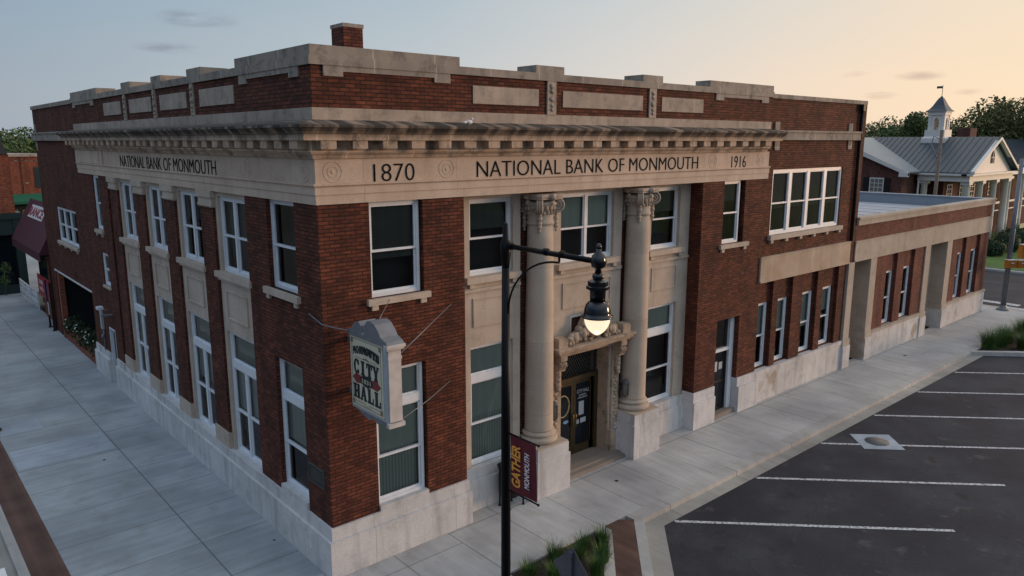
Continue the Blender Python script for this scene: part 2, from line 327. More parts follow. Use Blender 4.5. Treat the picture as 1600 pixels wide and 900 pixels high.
vo = N(t, 'ShaderNodeTexVoronoi', feature='DISTANCE_TO_EDGE'); vo.inputs['Scale'].default_value = .22; t.links.new(vd.outputs[0], vo.inputs['Vector'])
crk = mth(t, 'MULTIPLY', mth(t, 'LESS_THAN', vo.outputs['Distance'], .0045), ramp(t, n.outputs[0], [(.45, (0,) * 3), (.55, (1,) * 3)]))
c = mixc(t, mth(t, 'MULTIPLY', crk, .3), c, (.014, .013, .013))
no = N(t, 'ShaderNodeTexNoise'); no.inputs['Scale'].default_value = 1.6; no.inputs['Detail'].default_value = 3; va = N(t, 'ShaderNodeVectorMath', operation='ADD'); va.inputs[1].default_value = (31, 17, 0); t.links.new(g.outputs['Position'], va.inputs[0]); t.links.new(va.outputs[0], no.inputs['Vector'])
c = mixc(t, mth(t, 'MULTIPLY', ramp(t, no.outputs[0], [(.63, (0,) * 3), (.70, (1,) * 3)]), .7), c, (.018, .016, .016))
t.links.new(c, b.inputs['Base Color']); b.inputs['Roughness'].default_value = .8; b.inputs['Specular IOR Level'].default_value = .35
bp = N(t, 'ShaderNodeBump'); bp.inputs['Strength'].default_value = .4; bp.inputs['Distance'].default_value = .01; t.links.new(n2.outputs[0], bp.inputs['Height']); t.links.new(bp.outputs[0], b.inputs['Normal'])
MAT['asphalt'] = mt
# worn line paint
mt, t, b = newmat('line_paint')
g = N(t, 'ShaderNodeNewGeometry'); n = N(t, 'ShaderNodeTexNoise'); n.inputs['Scale'].default_value = 14; n.inputs['Detail'].default_value = 5; t.links.new(g.outputs['Position'], n.inputs['Vector'])
t.links.new(ramp(t, n.outputs[0], [(.36, (.12, .12, .12)), (.5, (.50, .51, .53)), (.7, (.62, .63, .65))]), b.inputs['Base Color']); b.inputs['Roughness'].default_value = .7; MAT['line_paint'] = mt

# ------------------------------------------------------------------ mesh helpers
class MB:
    def __init__(s): s.v = []; s.f = []; s.sm = []
    def poly(s, pts, smooth=False):
        n = len(s.v); s.v += [tuple(p) for p in pts]; s.f.append(tuple(range(n, n + len(pts)))); s.sm.append(smooth)
    def box(s, x0, x1, y0, y1, z0, z1, rz=0, c=None):
        P = [(x, y, z) for z in (z0, z1) for y in (y0, y1) for x in (x0, x1)]
        if rz:
            cx, cy = c or ((x0 + x1) / 2, (y0 + y1) / 2); ca, sa = math.cos(rz), math.sin(rz)
            P = [(cx + (x - cx) * ca - (y - cy) * sa, cy + (x - cx) * sa + (y - cy) * ca, z) for x, y, z in P]
        n = len(s.v); s.v += P
        for q in ((0, 2, 3, 1), (4, 5, 7, 6), (0, 1, 5, 4), (2, 6, 7, 3), (0, 4, 6, 2), (1, 3, 7, 5)): s.f.append(tuple(n + i for i in q)); s.sm.append(False)
    def fb(s, F, u0, u1, d0, d1, z0, z1):
        if u1 < u0: u0, u1 = u1, u0
        if F == 'R': s.box(u0, u1, d0, d1, z0, z1)
        else: s.box(d0, d1, u0, u1, z0, z1)
    def hexa(s, P):      # 8 points bottom ring(4) top ring(4)
        n = len(s.v); s.v += [tuple(p) for p in P]
        for q in ((3, 2, 1, 0), (4, 5, 6, 7), (0, 1, 5, 4), (1, 2, 6, 5), (2, 3, 7, 6), (3, 0, 4, 7)): s.f.append(tuple(n + i for i in q)); s.sm.append(False)
    def lathe(s, prof, c=(0, 0, 0), n=32, smooth=True, rot=0., axis=None, cap=True):
        base = len(s.v); M = axis or Matrix.Identity(3)
        for r, z in prof:
            for k in range(n):
                a = rot + 2 * math.pi * k / n; p = M @ Vector((r * math.cos(a), r * math.sin(a), z)); s.v.append((p.x + c[0], p.y + c[1], p.z + c[2]))
        for i in range(len(prof) - 1):
            for k in range(n):
                a = base + i * n + k; b_ = base + i * n + (k + 1) % n
                s.f.append((a, b_, b_ + n, a + n)); s.sm.append(smooth)
        if cap:
            s.f.append(tuple(base + k for k in range(n))[::-1]); s.sm.append(False)
            s.f.append(tuple(base + (len(prof) - 1) * n + k for k in range(n))); s.sm.append(False)
    def tube(s, pts, r, n=8, smooth=True):
        pts = [Vector(p) for p in pts]; rs = r if isinstance(r, (list, tuple)) else [r] * len(pts)
        base = len(s.v); up = None
        for i, p in enumerate(pts):
            d = (pts[min(i + 1, len(pts) - 1)] - pts[max(i - 1, 0)]).normalized()
            if up is None: up = Vector((0, 0, 1)) if abs(d.z) < .9 else Vector((1, 0, 0))
            a = d.cross(up).normalized(); b_ = a.cross(d).normalized(); up = b_
            for k in range(n):
                t_ = 2 * math.pi * k / n; q = p + a * (math.cos(t_) * rs[i]) + b_ * (math.sin(t_) * rs[i]); s.v.append(tuple(q))
        for i in range(len(pts) - 1):
            for k in range(n):
                a = base + i * n + k; b_ = base + i * n + (k + 1) % n; s.f.append((a, b_, b_ + n, a + n)); s.sm.append(smooth)
        s.f.append(tuple(base + k for k in range(n))[::-1]); s.sm.append(False)
        s.f.append(tuple(base + (len(pts) - 1) * n + k for k in range(n))); s.sm.append(False)
    def blob(s, c, r, n=10, jitter=.0, rnd=random):
        # squashed noisy ball; r = (rx,ry,rz)
        base = len(s.v); rings = max(4, n // 2)
        for i in range(rings + 1):
            th = math.pi * i / rings
            for k in range(n):
                ph = 2 * math.pi * k / n; j = 1 + jitter * (rnd.random() - .5) * 2
                s.v.append((c[0] + r[0] * math.sin(th) * math.cos(ph) * j, c[1] + r[1] * math.sin(th) * math.sin(ph) * j, c[2] + r[2] * math.cos(th) * j))
        for i in range(rings):
            for k in range(n):
                a = base + i * n + k; b_ = base + i * n + (k + 1) % n; s.f.append((a, b_, b_ + n, a + n)); s.sm.append(True)
    def prism(s, poly, origin, U, V, Wd, depth):
        # extrude 2D poly (u,v) in plane U,V by depth along Wd
        o = Vector(origin); U = Vector(U); V = Vector(V); Wd = Vector(Wd)
        n = len(poly); base = len(s.v)
        for q in (0, depth):
            for (u, w) in poly: s.v.append(tuple(o + U * u + V * w + Wd * q))
        s.f.append(tuple(base + i for i in range(n))); s.sm.append(False)
        s.f.append(tuple(base + n + i for i in range(n))[::-1]); s.sm.append(False)
        for i in range(n):
            j = (i + 1) % n; s.f.append((base + i, base + n + i, base + n + j, base + j)); s.sm.append(False)
    def build(s, name, mat, parent=None, recalc=False):
        me = bpy.data.meshes.new(name); me.from_pydata(s.v, [], s.f); me.polygons.foreach_set('use_smooth', s.sm)
        me.materials.append(MAT[mat]); me.validate(); me.update()
        o = bpy.data.objects.new(name, me); COL.objects.link(o)
        if parent: o.parent = parent
        return o
def tag(o, label=None, cat=None, group=None, kind=None):
    if label: o['label'] = label
    if cat: o['category'] = cat
    if group: o['group'] = group
    if kind: o['kind'] = kind
    return o
def thing(name, label, cat, loc=(0, 0, 0), group=None):
    o = bpy.data.objects.new(name, None); o.empty_display_size = .3; COL.objects.link(o); o.location = loc
    if tuple(loc) != (0, 0, 0): OFFS[o.name] = Vector(loc)
    return tag(o, label, cat, group)
OFFS = {}
def part(name, mb, mat, parent):        # world-space mesh parented to a thing whose empty may sit elsewhere
    root = parent
    while root.parent: root = root.parent
    off = OFFS.get(root.name)
    o = mb.build(name, mat, None)
    if off is not None: o.data.transform(Matrix.Translation(-off))
    o.parent = parent
    return o
def psplit(name, mb, mat, parent, tol=.012):
    # every separate piece becomes a part of its own
    par = list(range(len(mb.v)))
    def fd(i):
        while par[i] != i: par[i] = par[par[i]]; i = par[i]
        return i
    for f in mb.f:
        for q in f[1:]: par[fd(q)] = fd(f[0])
    comp = {}
    for k, f in enumerate(mb.f): comp.setdefault(fd(f[0]), []).append(k)
    items = []
    for fs in comp.values():
        vs = {q for k in fs for q in mb.f[k]}; lo = [min(mb.v[q][a] for q in vs) for a in range(3)]; hi_ = [max(mb.v[q][a] for q in vs) for a in range(3)]
        items.append([fs, lo, hi_])
    pr = list(range(len(items)))
    def fg(i):
        while pr[i] != i: i = pr[i]
        return i
    for i in range(len(items)):
        for j in range(i):
            if all(items[i][1][a] <= items[j][2][a] + tol and items[j][1][a] <= items[i][2][a] + tol for a in range(3)): pr[fg(i)] = fg(j)
    gs = {}
    for i, it in enumerate(items): gs.setdefault(fg(i), []).extend(it[0])
    for fs in gs.values():
        m2 = MB(); mp_ = {}
        for k in sorted(fs):
            ff = []
            for q in mb.f[k]:
                if q not in mp_: mp_[q] = len(m2.v); m2.v.append(mb.v[q])
                ff.append(mp_[q])
            m2.f.append(tuple(ff)); m2.sm.append(mb.sm[k])
        part(name, m2, mat, parent)
def struct(name, mb, mat): return tag(mb.build(name, mat), kind='structure')
def box_struct(name, x0, x1, y0, y1, z0, z1, mat):
    b_ = MB(); b_.box(x0, x1, y0, y1, z0, z1); return struct(name, b_, mat)
def poly_struct(name, pts, z0, z1, mat):
    b_ = MB(); b_.prism(pts, (0, 0, z0), (1, 0, 0), (0, 1, 0), (0, 0, 1), z1 - z0); return struct(name, b_, mat)
def text(name, s, mat, parent, o, U, V, w, h, depth=.012, bold=0., arch=0., shear=0.):
    c = bpy.data.curves.new('t', 'FONT'); c.body = s; c.size = 1; c.offset = bold; c.extrude = .5; c.resolution_u = 3; c.shear = shear
    ob = bpy.data.objects.new('t', c); COL.objects.link(ob)
    dg = bpy.context.evaluated_depsgraph_get(); me = bpy.data.meshes.new_from_object(ob.evaluated_get(dg))
    bpy.data.objects.remove(ob)
    xs = [q.co.x for q in me.vertices]; ys = [q.co.y for q in me.vertices]
    x0, x1, y0, y1 = min(xs), max(xs), min(ys), max(ys)
    o = Vector(o); U = Vector(U); V = Vector(V); Nn = U.cross(V)
    for q in me.vertices:
        a = (q.co.x - x0) / (x1 - x0); b_ = (q.co.y - y0) / (y1 - y0)
        p = o + U * (a * w) + V * (b_ * h + arch * (1 - (2 * a - 1) ** 2)) + Nn * (q.co.z + .5) * depth
        q.co = p
    me.name = name; me.materials.clear(); me.materials.append(MAT[mat])
    ob = bpy.data.objects.new(name, me); COL.objects.link(ob)
    root = parent
    while root.parent: root = root.parent
    if root.name in OFFS: me.transform(Matrix.Translation(-OFFS[root.name]))
    ob.parent = parent
    return ob
def copy_tree(o, parent=None, off=None):
    c = o.copy(); COL.objects.link(c); c.parent = parent
    for ch in [x for x in bpy.data.objects if x.parent == o]: copy_tree(ch, c)
    return c

# ------------------------------------------------------------------ ground
G = MB(); G.poly([(-2500, -2500, -.17), (2500, -2500, -.17), (2500, 2500, -.17), (-2500, 2500, -.17)]); struct('ground', G, 'ground_earth')
def sheet(name, pts, z, mat):
    b_ = MB(); b_.poly([(x, y, z) for x, y in pts]); return struct(name, b_, mat)
sheet('parking_lot', [(-60, -60), (41.6, -60), (41.6, -1.5), (7.0, -2.6), (4.0, -5.4), (-60, -5.4)], -.14, 'asphalt')
sheet('side_street', [(-30, -5.4), (-5.0, -5.4), (-5.0, 60), (-30, 60)], -.136, 'street_brown')
sheet('cross_street', [(41.6, -80), (55.5, -80), (55.5, 120), (41.6, 120)], -.136, 'asphalt')
poly_struct('sidewalk_right', [(2.9, -2.35), (41.2, -2.35), (41.2, 0.3), (0, .3), (2.9, .3)][0:3] + [(2.9, .3)], -.3, 0, 'walk_right')
box_struct('sidewalk_corner', -4.27, 2.896, -4.9, .3, -.3, 0, 'walk_corner')
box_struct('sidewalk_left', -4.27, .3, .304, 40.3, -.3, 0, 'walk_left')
box_struct('sidewalk_far_corner', 39.7, 41.2, .304, 60, -.3, 0, 'walk_corner')
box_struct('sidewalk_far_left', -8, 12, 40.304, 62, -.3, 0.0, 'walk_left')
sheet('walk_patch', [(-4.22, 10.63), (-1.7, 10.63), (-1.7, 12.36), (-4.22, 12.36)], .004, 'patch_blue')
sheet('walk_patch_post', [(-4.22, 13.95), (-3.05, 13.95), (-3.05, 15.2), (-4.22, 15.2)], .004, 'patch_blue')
kb = MB(); kb.box(6.78, 41.35, -2.75, -2.354, -.3, .004); kb.box(41.204, 41.4, -2.75, 60, -.3, .002)
struct('kerb_right', kb, 'kerb')
dv = Vector((-1, -.965, 0)).normalized(); pn = Vector((dv.y, -dv.x, 0))   # diagonal of the corner bulb
pn = Vector((-dv.y, dv.x, 0)) if Vector((-dv.y, dv.x, 0)).x > 0 else -Vector((-dv.y, dv.x, 0))
def diag(p, L=6.): q = Vector((p[0], p[1], 0)) + dv * L; return (q.x, q.y)
poly_struct('kerb_corner', [(6.776, -2.62), (7.0, -2.75), diag((7.0, -2.75)), diag((6.776, -2.62))], -.3, .0, 'kerb')
poly_struct('paver_strip', [(5.96, -2.36), (6.5, -2.36), (6.772, -2.62), diag((6.772, -2.62)), diag((5.96, -2.62)), (5.96, -2.62)], -.3, -.002, 'paver')
poly_struct('planter_kerb', [(5.62, -2.36), (5.956, -2.36), (5.956, -2.62), diag((5.956, -2.62)), diag((5.66, -2.62)), (5.62, -2.58)], -.3, .012, 'kerb')
sheet('gutter_corner', [(7.0, -2.75), (7.30, -3.15), diag((7.1, -3.22)), diag((6.95, -2.8))], -.132, 'gutter')
sheet('gutter', [(7.0, -2.75), (41.3, -2.75), (41.3, -3.12), (7.30, -3.15)], -.132, 'gutter')
poly_struct('planter_soil', [(2.9, -2.36), (5.616, -2.36), (5.616, -2.6), diag((5.65, -2.64)), (2.9, -6)], -.3, -.04, 'soil')
pv = MB(); pv.box(-4.92, -4.274, -8, 38, -.3, .0); struct('paver_strip_left', pv, 'paver')
kl = MB(); kl.box(-5.12, -4.924, -8, 38, -.3, .0); struct('kerb_left', kl, 'kerb')
sheet('gutter_left', [(-5.5, -8), (-5.12, -8), (-5.12, 38), (-5.5, 38)], -.13, 'gutter')
# parking lines
for k in range(8):
    x = 7.69 + 3.76 * k; L = 6.75; w = .055
    d = Vector((1, -1, 0)).normalized(); q = Vector((1, 1, 0)).normalized() * w; a = Vector((x, -3.18, -.134))
    if k == 3: pass
    b_ = MB(); e = a + d * L; b_.poly([a - q, e - q, e + q, a + q]); o = struct('parking_line', b_, 'line_paint')
b_ = MB(); b_.poly([(16.63, -3.42, -.128), (17.52, -4.28, -.128), (16.65, -5.15, -.128), (15.78, -4.28, -.128)]); mh = struct('manhole_apron', b_, 'patch_blue')
b_ = MB(); b_.lathe([(.36, -.125), (.36, -.122), (.33, -.122), (.33, -.119), (.0, -.119)], (16.66, -4.28, 0), 28, cap=False)
tag(b_.build('manhole_cover', 'lid'), 'round iron manhole cover in a pale concrete square among the parking lines', 'manhole cover')
b_ = MB(); b_.box(43.0, 43.6, -.9, 2.2, -.132, -.128); b_.box(42.0, 42.5, -2.6, -.4, -.132, -.128); struct('crosswalk_marking', b_, 'line_paint')
for (x, y, s_) in ((8.1, -.9, .05), (-2.2, 9.9, .04), (-.35, 2.3, .03), (27.0, -1.0, .07)):
    b_ = MB(); b_.lathe([(s_, .0), (s_, .006), (0, .006)], (x, y, 0), 10, cap=False); struct('drain_cap', b_, 'black_matte')
# right planter
poly_struct('planter_kerb_right', [(29.75, -2.75), (29.95, -2.6), (38.2, -10.6), (38.0, -10.8)], -.3, .03, 'kerb')
poly_struct('planter_soil_right', [(29.97, -2.62), (37.5, -2.755), (41.0, -6.0), (41.0, -13), (38.2, -10.5)], -.3, -.03, 'soil')
lw = MB(); lw.box(56.0, 140, -80, 120, -.3, .05); struct('lawn', lw, 'lawn_mat')
kk = MB(); kk.box(55.5, 55.7, -80, 120, -.3, .0); kk.box(55.7, 56.0, -80, 120, -.3, .02); struct('kerb_far', kk, 'kerb')

# ------------------------------------------------------------------ building
def wall(mb, F, d, u0, u1, z0, z1, ops=(), rev=.15):
    us = sorted({u0, u1, *[o[0] for o in ops], *[o[1] for o in ops]}); us = [u for u in us if u0 <= u <= u1]
    zs = sorted({z0, z1, *[o[2] for o in ops], *[o[3] for o in ops]}); zs = [z for z in zs if z0 <= z <= z1]
    P = (lambda u, dd, z: (u, dd, z)) if F == 'R' else (lambda u, dd, z: (dd, u, z))
    for i in range(len(us) - 1):
        for j in range(len(zs) - 1):
            cu = (us[i] + us[i + 1]) / 2; cz = (zs[j] + zs[j + 1]) / 2
            if any(o[0] < cu < o[1] and o[2] < cz < o[3] for o in ops): continue
            mb.poly([P(us[i], d, zs[j]), P(us[i + 1], d, zs[j]), P(us[i + 1], d, zs[j + 1]), P(us[i], d, zs[j + 1])])
    for o in ops:
        a, b_, c, e = o[:4]; r = o[4] if len(o) > 4 else rev
        mb.poly([P(a, d, c), P(a, d + r, c), P(a, d + r, e), P(a, d, e)])
        mb.poly([P(b_, d, c), P(b_, d, e), P(b_, d + r, e), P(b_, d + r, c)])
        if e < z1 + .001: mb.poly([P(a, d, e), P(a, d + r, e), P(b_, d + r, e), P(b_, d, e)])
        if c > z0 + .001: mb.poly([P(a, d, c), P(b_, d, c), P(b_, d + r, c), P(a, d + r, c)])
def window(parent, F, u0, u1, z0, z1, d, cols=1, bar=None, rail=True, blind='blind_dark', bz=None, sill=None, lowblind=None, fw=.075, grid=None, sillmat='limestone', mull=.10):
    w = bpy.data.objects.new('window', None); w.empty_display_size = .1; COL.objects.link(w); w.parent = parent
    fr_ = MB(); gl_ = MB()
    fr_.fb(F, u0, u1, d, d + .1, z1 - fw, z1); fr_.fb(F, u0, u1, d, d + .1, z0, z0 + fw)
    fr_.fb(F, u0, u0 + fw, d, d + .1, z0 + fw, z1 - fw); fr_.fb(F, u1 - fw, u1, d, d + .1, z0 + fw, z1 - fw)
    tops = z1 - fw
    if bar:
        fr_.fb(F, u0 + fw, u1 - fw, d - .012, d + .1, bar[0], bar[1])
        ti = .03
        a, b_ = u0 + fw, u1 - fw
        fr_.fb(F, a, b_, d + .035, d + .085, tops - ti, tops); fr_.fb(F, a, b_, d + .035, d + .085, bar[1], bar[1] + ti)
        fr_.fb(F, a, a + ti, d + .035, d + .085, bar[1] + ti, tops - ti); fr_.fb(F, b_ - ti, b_, d + .035, d + .085, bar[1] + ti, tops - ti)
        tops = bar[0]
    bot = z0 + fw; cw = (u1 - u0 - 2 * fw - (cols - 1) * mull) / cols; st = .04
    zm = bot + (tops - bot) * .47
    for k in range(cols):
        a = u0 + fw + k * (cw + mull); b_ = a + cw
        if k: fr_.fb(F, a - mull, a, d + .001, d + .1, bot, tops)
        # lower sash sits behind the upper one
        fr_.fb(F, a, a + st, d + .05, d + .09, bot, zm); fr_.fb(F, b_ - st, b_, d + .05, d + .09, bot, zm); fr_.fb(F, a + st, b_ - st, d + .05, d + .09, bot, bot + st * 1.3)
        fr_.fb(F, a, a + st, d + .02, d + .06, zm + .05, tops); fr_.fb(F, b_ - st, b_, d + .02, d + .06, zm + .05, tops); fr_.fb(F, a + st, b_ - st, d + .02, d + .06, tops - st, tops)
        if rail: fr_.fb(F, a, b_, d + .015, d + .095, zm, zm + .05)
        if grid:
            for gi in range(1, grid[0]):
                uu = a + cw * gi / grid[0]; fr_.fb(F, uu - .015, uu + .015, d + .03, d + .055, bot, tops)
            for gi in range(1, grid[1]):
                zz = bot + (tops - bot) * gi / grid[1]; fr_.fb(F, a, b_, d + .031, d + .054, zz - .015, zz + .015)
    part('frame', fr_, 'white_frame', w)
    P = (lambda u, dd, z: (u, dd, z)) if F == 'R' else (lambda u, dd, z: (dd, u, z))
    gq = [P(u0 + fw, d + .07, bot), P(u1 - fw, d + .07, bot), P(u1 - fw, d + .07, z1 - fw), P(u0 + fw, d + .07, z1 - fw)]
    gl_.poly(gq if F == 'R' else gq[::-1])
    part('pane', gl_, 'glass', w)
    rm = MB(); D = d + .45
    rm.poly([P(u0, D, z0), P(u1, D, z0), P(u1, D, z1), P(u0, D, z1)])
    for (a, b_) in (((u0, z0), (u0, z1)), ((u1, z0), (u1, z1)), ((u0, z0), (u1, z0)), ((u0, z1), (u1, z1))):
        rm.poly([P(a[0], d + .101, a[1]), P(b_[0], d + .101, b_[1]), P(b_[0], D, b_[1]), P(a[0], D, a[1])])
    part('interior', rm, 'dark_room', w)
    if blind:
        bl = MB(); b0 = bz if bz is not None else zm + .05 + (0, -.22, .18, 0, .35)[int(abs(u0) * 7.3 + z0 * 3) % 5]
        bl.fb(F, u0 + fw * .6, u1 - fw * .6, d + .13, d + .14, b0, z1 - .02); part('blind', bl, blind, w)
        if lowblind: bl = MB(); bl.fb(F, u0 + fw * .6, u1 - fw * .6, d + .17, d + .18, z0 + .02, b0 - .002); part('blind', bl, lowblind, w)
    if sill:
        sl = MB(); s0, s1, sd, sz0, sz1 = sill[:5]
        sl.fb(F, s0, s1, sd, d + .05, sz0, sz1)
        nb_ = sill[5] if len(sill) > 5 else 2
        for k in range(nb_):
            uu = s0 + .1 + (s1 - s0 - .35) * (k / (nb_ - 1) if nb_ > 1 else 0); sl.fb(F, uu, uu + .15, sd + .03, d, sz0 - .11, sz0)
        part('sill', sl, sillmat, w)
    return w
BLD = thing('bank_building', 'two storey corner bank, dark red brick, stone frieze lettered NATIONAL BANK OF MONMOUTH', 'building')
B = BLD
# --- brick piers and walls
w1 = MB()
wall(w1, 'R', 0, 0, 3.6, 1.13, 7.97, [(1.15, 2.47, 5.95, 7.97), (1.15, 2.47, 1.13, 4.35)])
w1.poly([(3.6, 0, 1.13), (3.6, .6, 1.13), (3.6, .6, 7.97), (3.6, 0, 7.97)])
wall(w1, 'R', 0, 12.8, 16.4, 1.23, 7.97, [(13.95, 15.15, 5.95, 7.97), (13.95, 15.25, 1.23, 3.42, .35)])
w1.poly([(12.8, 0, 1.13), (12.8, .6, 1.13), (12.8, .6, 7.97), (12.8, 0, 7.97)])
w1.poly([(16.4, 0, 1.13), (16.4, .12, 1.13), (16.4, .12, 7.97), (16.4, 0, 7.97)])
w1.poly([(3.6, .62, 1.1), (12.8, .62, 1.1), (12.8, .62, 8.0), (3.6, .62, 8.0)][::-1]) if False else None
for a, b_ in ((5.6, 7.0), (9.45, 10.8)): w1.poly([(a, .58, 1.0), (b_, .58, 1.0), (b_, .58, 7.97), (a, .58, 7.97)])
part('brick_wall', w1, 'brick', B)
w2 = MB()   # side section (right), bays set back between brick strips
wall(w2, 'R', .06, 16.4, 23.0, 5.25, 9.24, [(16.9, 21.95, 6.0, 8.25)])
wall(w2, 'R', .06, 16.404, 23.0, 9.57, 10.6)
bays = ((16.45, 17.38), (17.75, 18.75), (19.5, 20.62), (21.05, 22.3))
for (a, b_) in bays: wall(w2, 'R', .16, a, b_, 1.2, 4.46, [(a + .02, b_ - .06 if b_ < 22 else 22.12, 1.25, 3.6)], rev=.12)
edges = [16.4] + [x for b_ in bays for x in b_] + [22.9]
for i in range(0, len(edges), 2):
    a, b_ = edges[i], edges[i + 1]; w2.box(a, b_, .03, .3, 1.2, 4.46)
w2.box(23.1, 23.44, 0, .3, 4.4, 10.6)
w2.poly([(23.44, 0, 4), (23.44, 28.4, 4), (23.44, 28.4, 10.6), (23.44, 0, 10.6)])
part('brick_wall', w2, 'brick', B)
w3 = MB()   # left facade
wall(w3, 'L', 0, 0, 3.6, 1.13, 7.97, [(1.05, 2.42, 6.0, 7.97), (1.05, 2.42, 1.13, 4.40)])
PIL = ((5.68, 6.6), (8.66, 9.6), (11.6, 12.6), (14.65, 15.6))
for (a, b_) in PIL: w3.box(0, .3, a, b_, 1.55, 7.55)
w3.poly([(.0, 3.6, 1.13), (.3, 3.6, 1.13), (.3, 3.6, 7.97), (0, 3.6, 7.97)])
w3.box(.1, .3, 15.6, 16.0, 1.13, 7.97)
wall(w3, 'L', 0, 15.9, 20.0, 1.13, 7.97, [(17.05, 17.95, 5.95, 7.97), (16.8, 17.68, 3.85, 5.1), (16.9, 17.75, 1.13, 2.2)])
w3.poly([(0, 15.9, 1.13), (.3, 15.9, 1.13), (.3, 15.9, 7.97), (0, 15.9, 7.97)])
wall(w3, 'L', 0.02, 20.0, 28.4, 0, 9.22, [(21.5, 25.2, 4.8, 6.33), (20.0, 27.2, .02, 3.18, .3)])
wall(w3, 'L', 0.02, 20.0, 28.4, 9.55, 10.6)
part('brick_wall', w3, 'brick', B)
w4 = MB()   # parapet brick
w4.box(.0, 16.4, 0, .35, 9.83, 10.62); w4.box(0, .35, .35, 20.0, 9.83, 10.62)
w4.box(16.42, 23.4, .062, .35, 9.9, 10.6); 
w4.poly([(0.02, 28.4, 0), (23.4, 28.4, 0), (23.4, 28.4, 10.6), (0.02, 28.4, 10.6)])
w4.box(-.03, 3.62, -.03, 0, 9.85, 10.5) if False else None
part('parapet_wall', w4, 'brick', B)
rf = MB(); rf.box(.3, 23.4, .3, 28.38, 9.9, 10.05); ROOF = part('roof', rf, 'roof_membrane', B)
ch = MB(); ch.box(2.95, 3.50, 4.0, 4.62, 10, 12.0); CH = part('chimney', ch, 'brick', ROOF)
cc = MB(); cc.box(2.93, 3.52, 3.98, 4.64, 12.0, 12.09); part('chimney_cap', cc, 'coping_stone', ROOF)
# --- plinth
def plinth(mb, F, u0, u1, d=0., zt=1.13, zs=.85, p=.12, back=.3):
    mb.fb(F, u0, u1, d - p, d + back, 0, zs); mb.fb(F, u0, u1, d - .05, d + back, zs, zt)
    P = (lambda u, dd, z: (u, dd, z)) if F == 'R' else (lambda u, dd, z: (dd, u, z))
    mb.poly([P(u0, d - p, zs), P(u1, d - p, zs), P(u1, d - .05, zs + .05), P(u0, d - .05, zs + .05)])
pl = MB()
pl.box(-.12, 3.68, -.12, .3, 0, .85); pl.box(-.05, 3.64, -.05, .3, .85, 1.13)
pl.box(-.12, .3, .3, 3.66, 0, .85); pl.box(-.05, .3, .3, 3.63, .85, 1.13)
pl.box(1.16, 2.46, -.045, .2, 1.13, 1.25); pl.box(-.045, .2, 1.06, 2.41, 1.13, 1.3)
# left side run under the bays
pl.box(-.12, .3, 3.66, 16.0, 0, .85); pl.box(-.05, .3, 3.63, 15.7, .85, 1.105)
pl.box(-.12, .3, 16.0, 16.86, 0, .85); pl.box(-.05, .3, 15.85, 16.88, .85, 1.13); pl.box(-.12, .3, 17.8, 20.02, 0, .85); pl.box(-.05, .3, 17.78, 20.0, .85, 1.13)
# recess walls plinth
pl.box(3.68, 7.0, .30, .8, 0, .80); pl.box(3.6, 7.05, .37, .8, .80, 1.10)
pl.box(9.45, 12.72, .30, .8, 0, .80); pl.box(9.4, 12.8, .37, .8, .80, 1.10)
# right pier
for a, b_ in ((12.72, 13.9), (15.28, 16.5)): pl.box(a, b_, -.12, .42, 0, .92)
for a, b_ in ((12.76, 13.93), (15.26, 16.44)): pl.box(a, b_, -.05, .42, .92, 1.23)
psplit('plinth', pl, 'plinth_stone', B)
pl = MB(); pl.box(16.5, 22.9, -.03, .3, 0, 1.05); pl.box(16.44, 22.9, -.06, .3, 1.05, 1.2)
psplit('plinth', pl, 'plinth_stained', B)
# brick pilaster bases + caps on the left facade (limestone)
ls = MB()
for (a, b_) in PIL:
    ls.box(-.04, .3, a - .03, b_ + .03, 1.06, 1.55)
    ls.box(-.03, .3, a - .02, b_ + .02, 7.55, 7.80); ls.box(-.07, .3, a - .06, b_ + .06, 7.80, 7.97); ls.box(-.05, .3, a - .04, b_ + .04, 7.58, 7.63)
# stone infill of the left bays
BAY = ((3.6, 5.68), (6.6, 8.66), (9.6, 11.6), (12.6, 14.65))
for (a, b_) in BAY:
    wall(ls, 'L', .07, a, b_, 1.06, 7.97, [(a + .16, b_ - .16, 5.95, 7.85, .12), (a + .16, b_ - .16, 1.06, 4.40, .12)])
    z0, z1 = 4.78, 5.46; q0, q1 = a + .42, b_ - .42
    for (x0, x1, y0, y1) in ((q0, q1, z1, z1 + .035), (q0, q1, z0 - .035, z0), (q0 - .035, q0, z0 - .035, z1 + .035), (q1, q1 + .035, z0 - .035, z1 + .035)): ls.box(.035, .075, x0, x1, y0, y1)
    ls.box(.0, .2, a, b_, 5.72, 5.79)
# recess infill (right facade)
for (a, b_, wa, wb) in ((3.6, 5.72, 4.1, 5.48), (6.8, 9.6, 7.15, 9.25), (10.68, 12.8, 10.92, 12.3)):
    if a == 6.8: ops = [(wa, wb, 6.0, 7.85, .15), (7.2, 9.2, .15, 3.45, .5), (7.55, 8.9, 3.75, 4.5, .15)]
    else: ops = [(wa, wb, 6.0, 7.85, .15), (wa, wb, 1.05, 4.25, .15)]
    wall(ls, 'R', .45, a, b_, .1 if a == 6.8 else 1.05, 7.97, ops)
    for q in (a, b_): ls.poly([(q, .45, 1.05), (q, .62, 1.05), (q, .62, 7.97), (q, .45, 7.97)])
    z0, z1 = 4.78, 5.42; q0, q1 = wa + .12, wb - .12
    for (x0, x1, y0, y1) in ((q0, q1, z1, z1 + .04), (q0, q1, z0 - .04, z0), (q0 - .04, q0, z0 - .04, z1 + .04), (q1, q1 + .04, z0 - .04, z1 + .04)): ls.box(x0, x1, .42, .47, y0, y1)
    ls.box(a + .02, b_ - .02, .40, .5, 5.62, 5.70)
ls.box(3.6, 12.8, .1, .75, 7.97, 8.05)
psplit('stone_infill', ls, 'limestone', B)
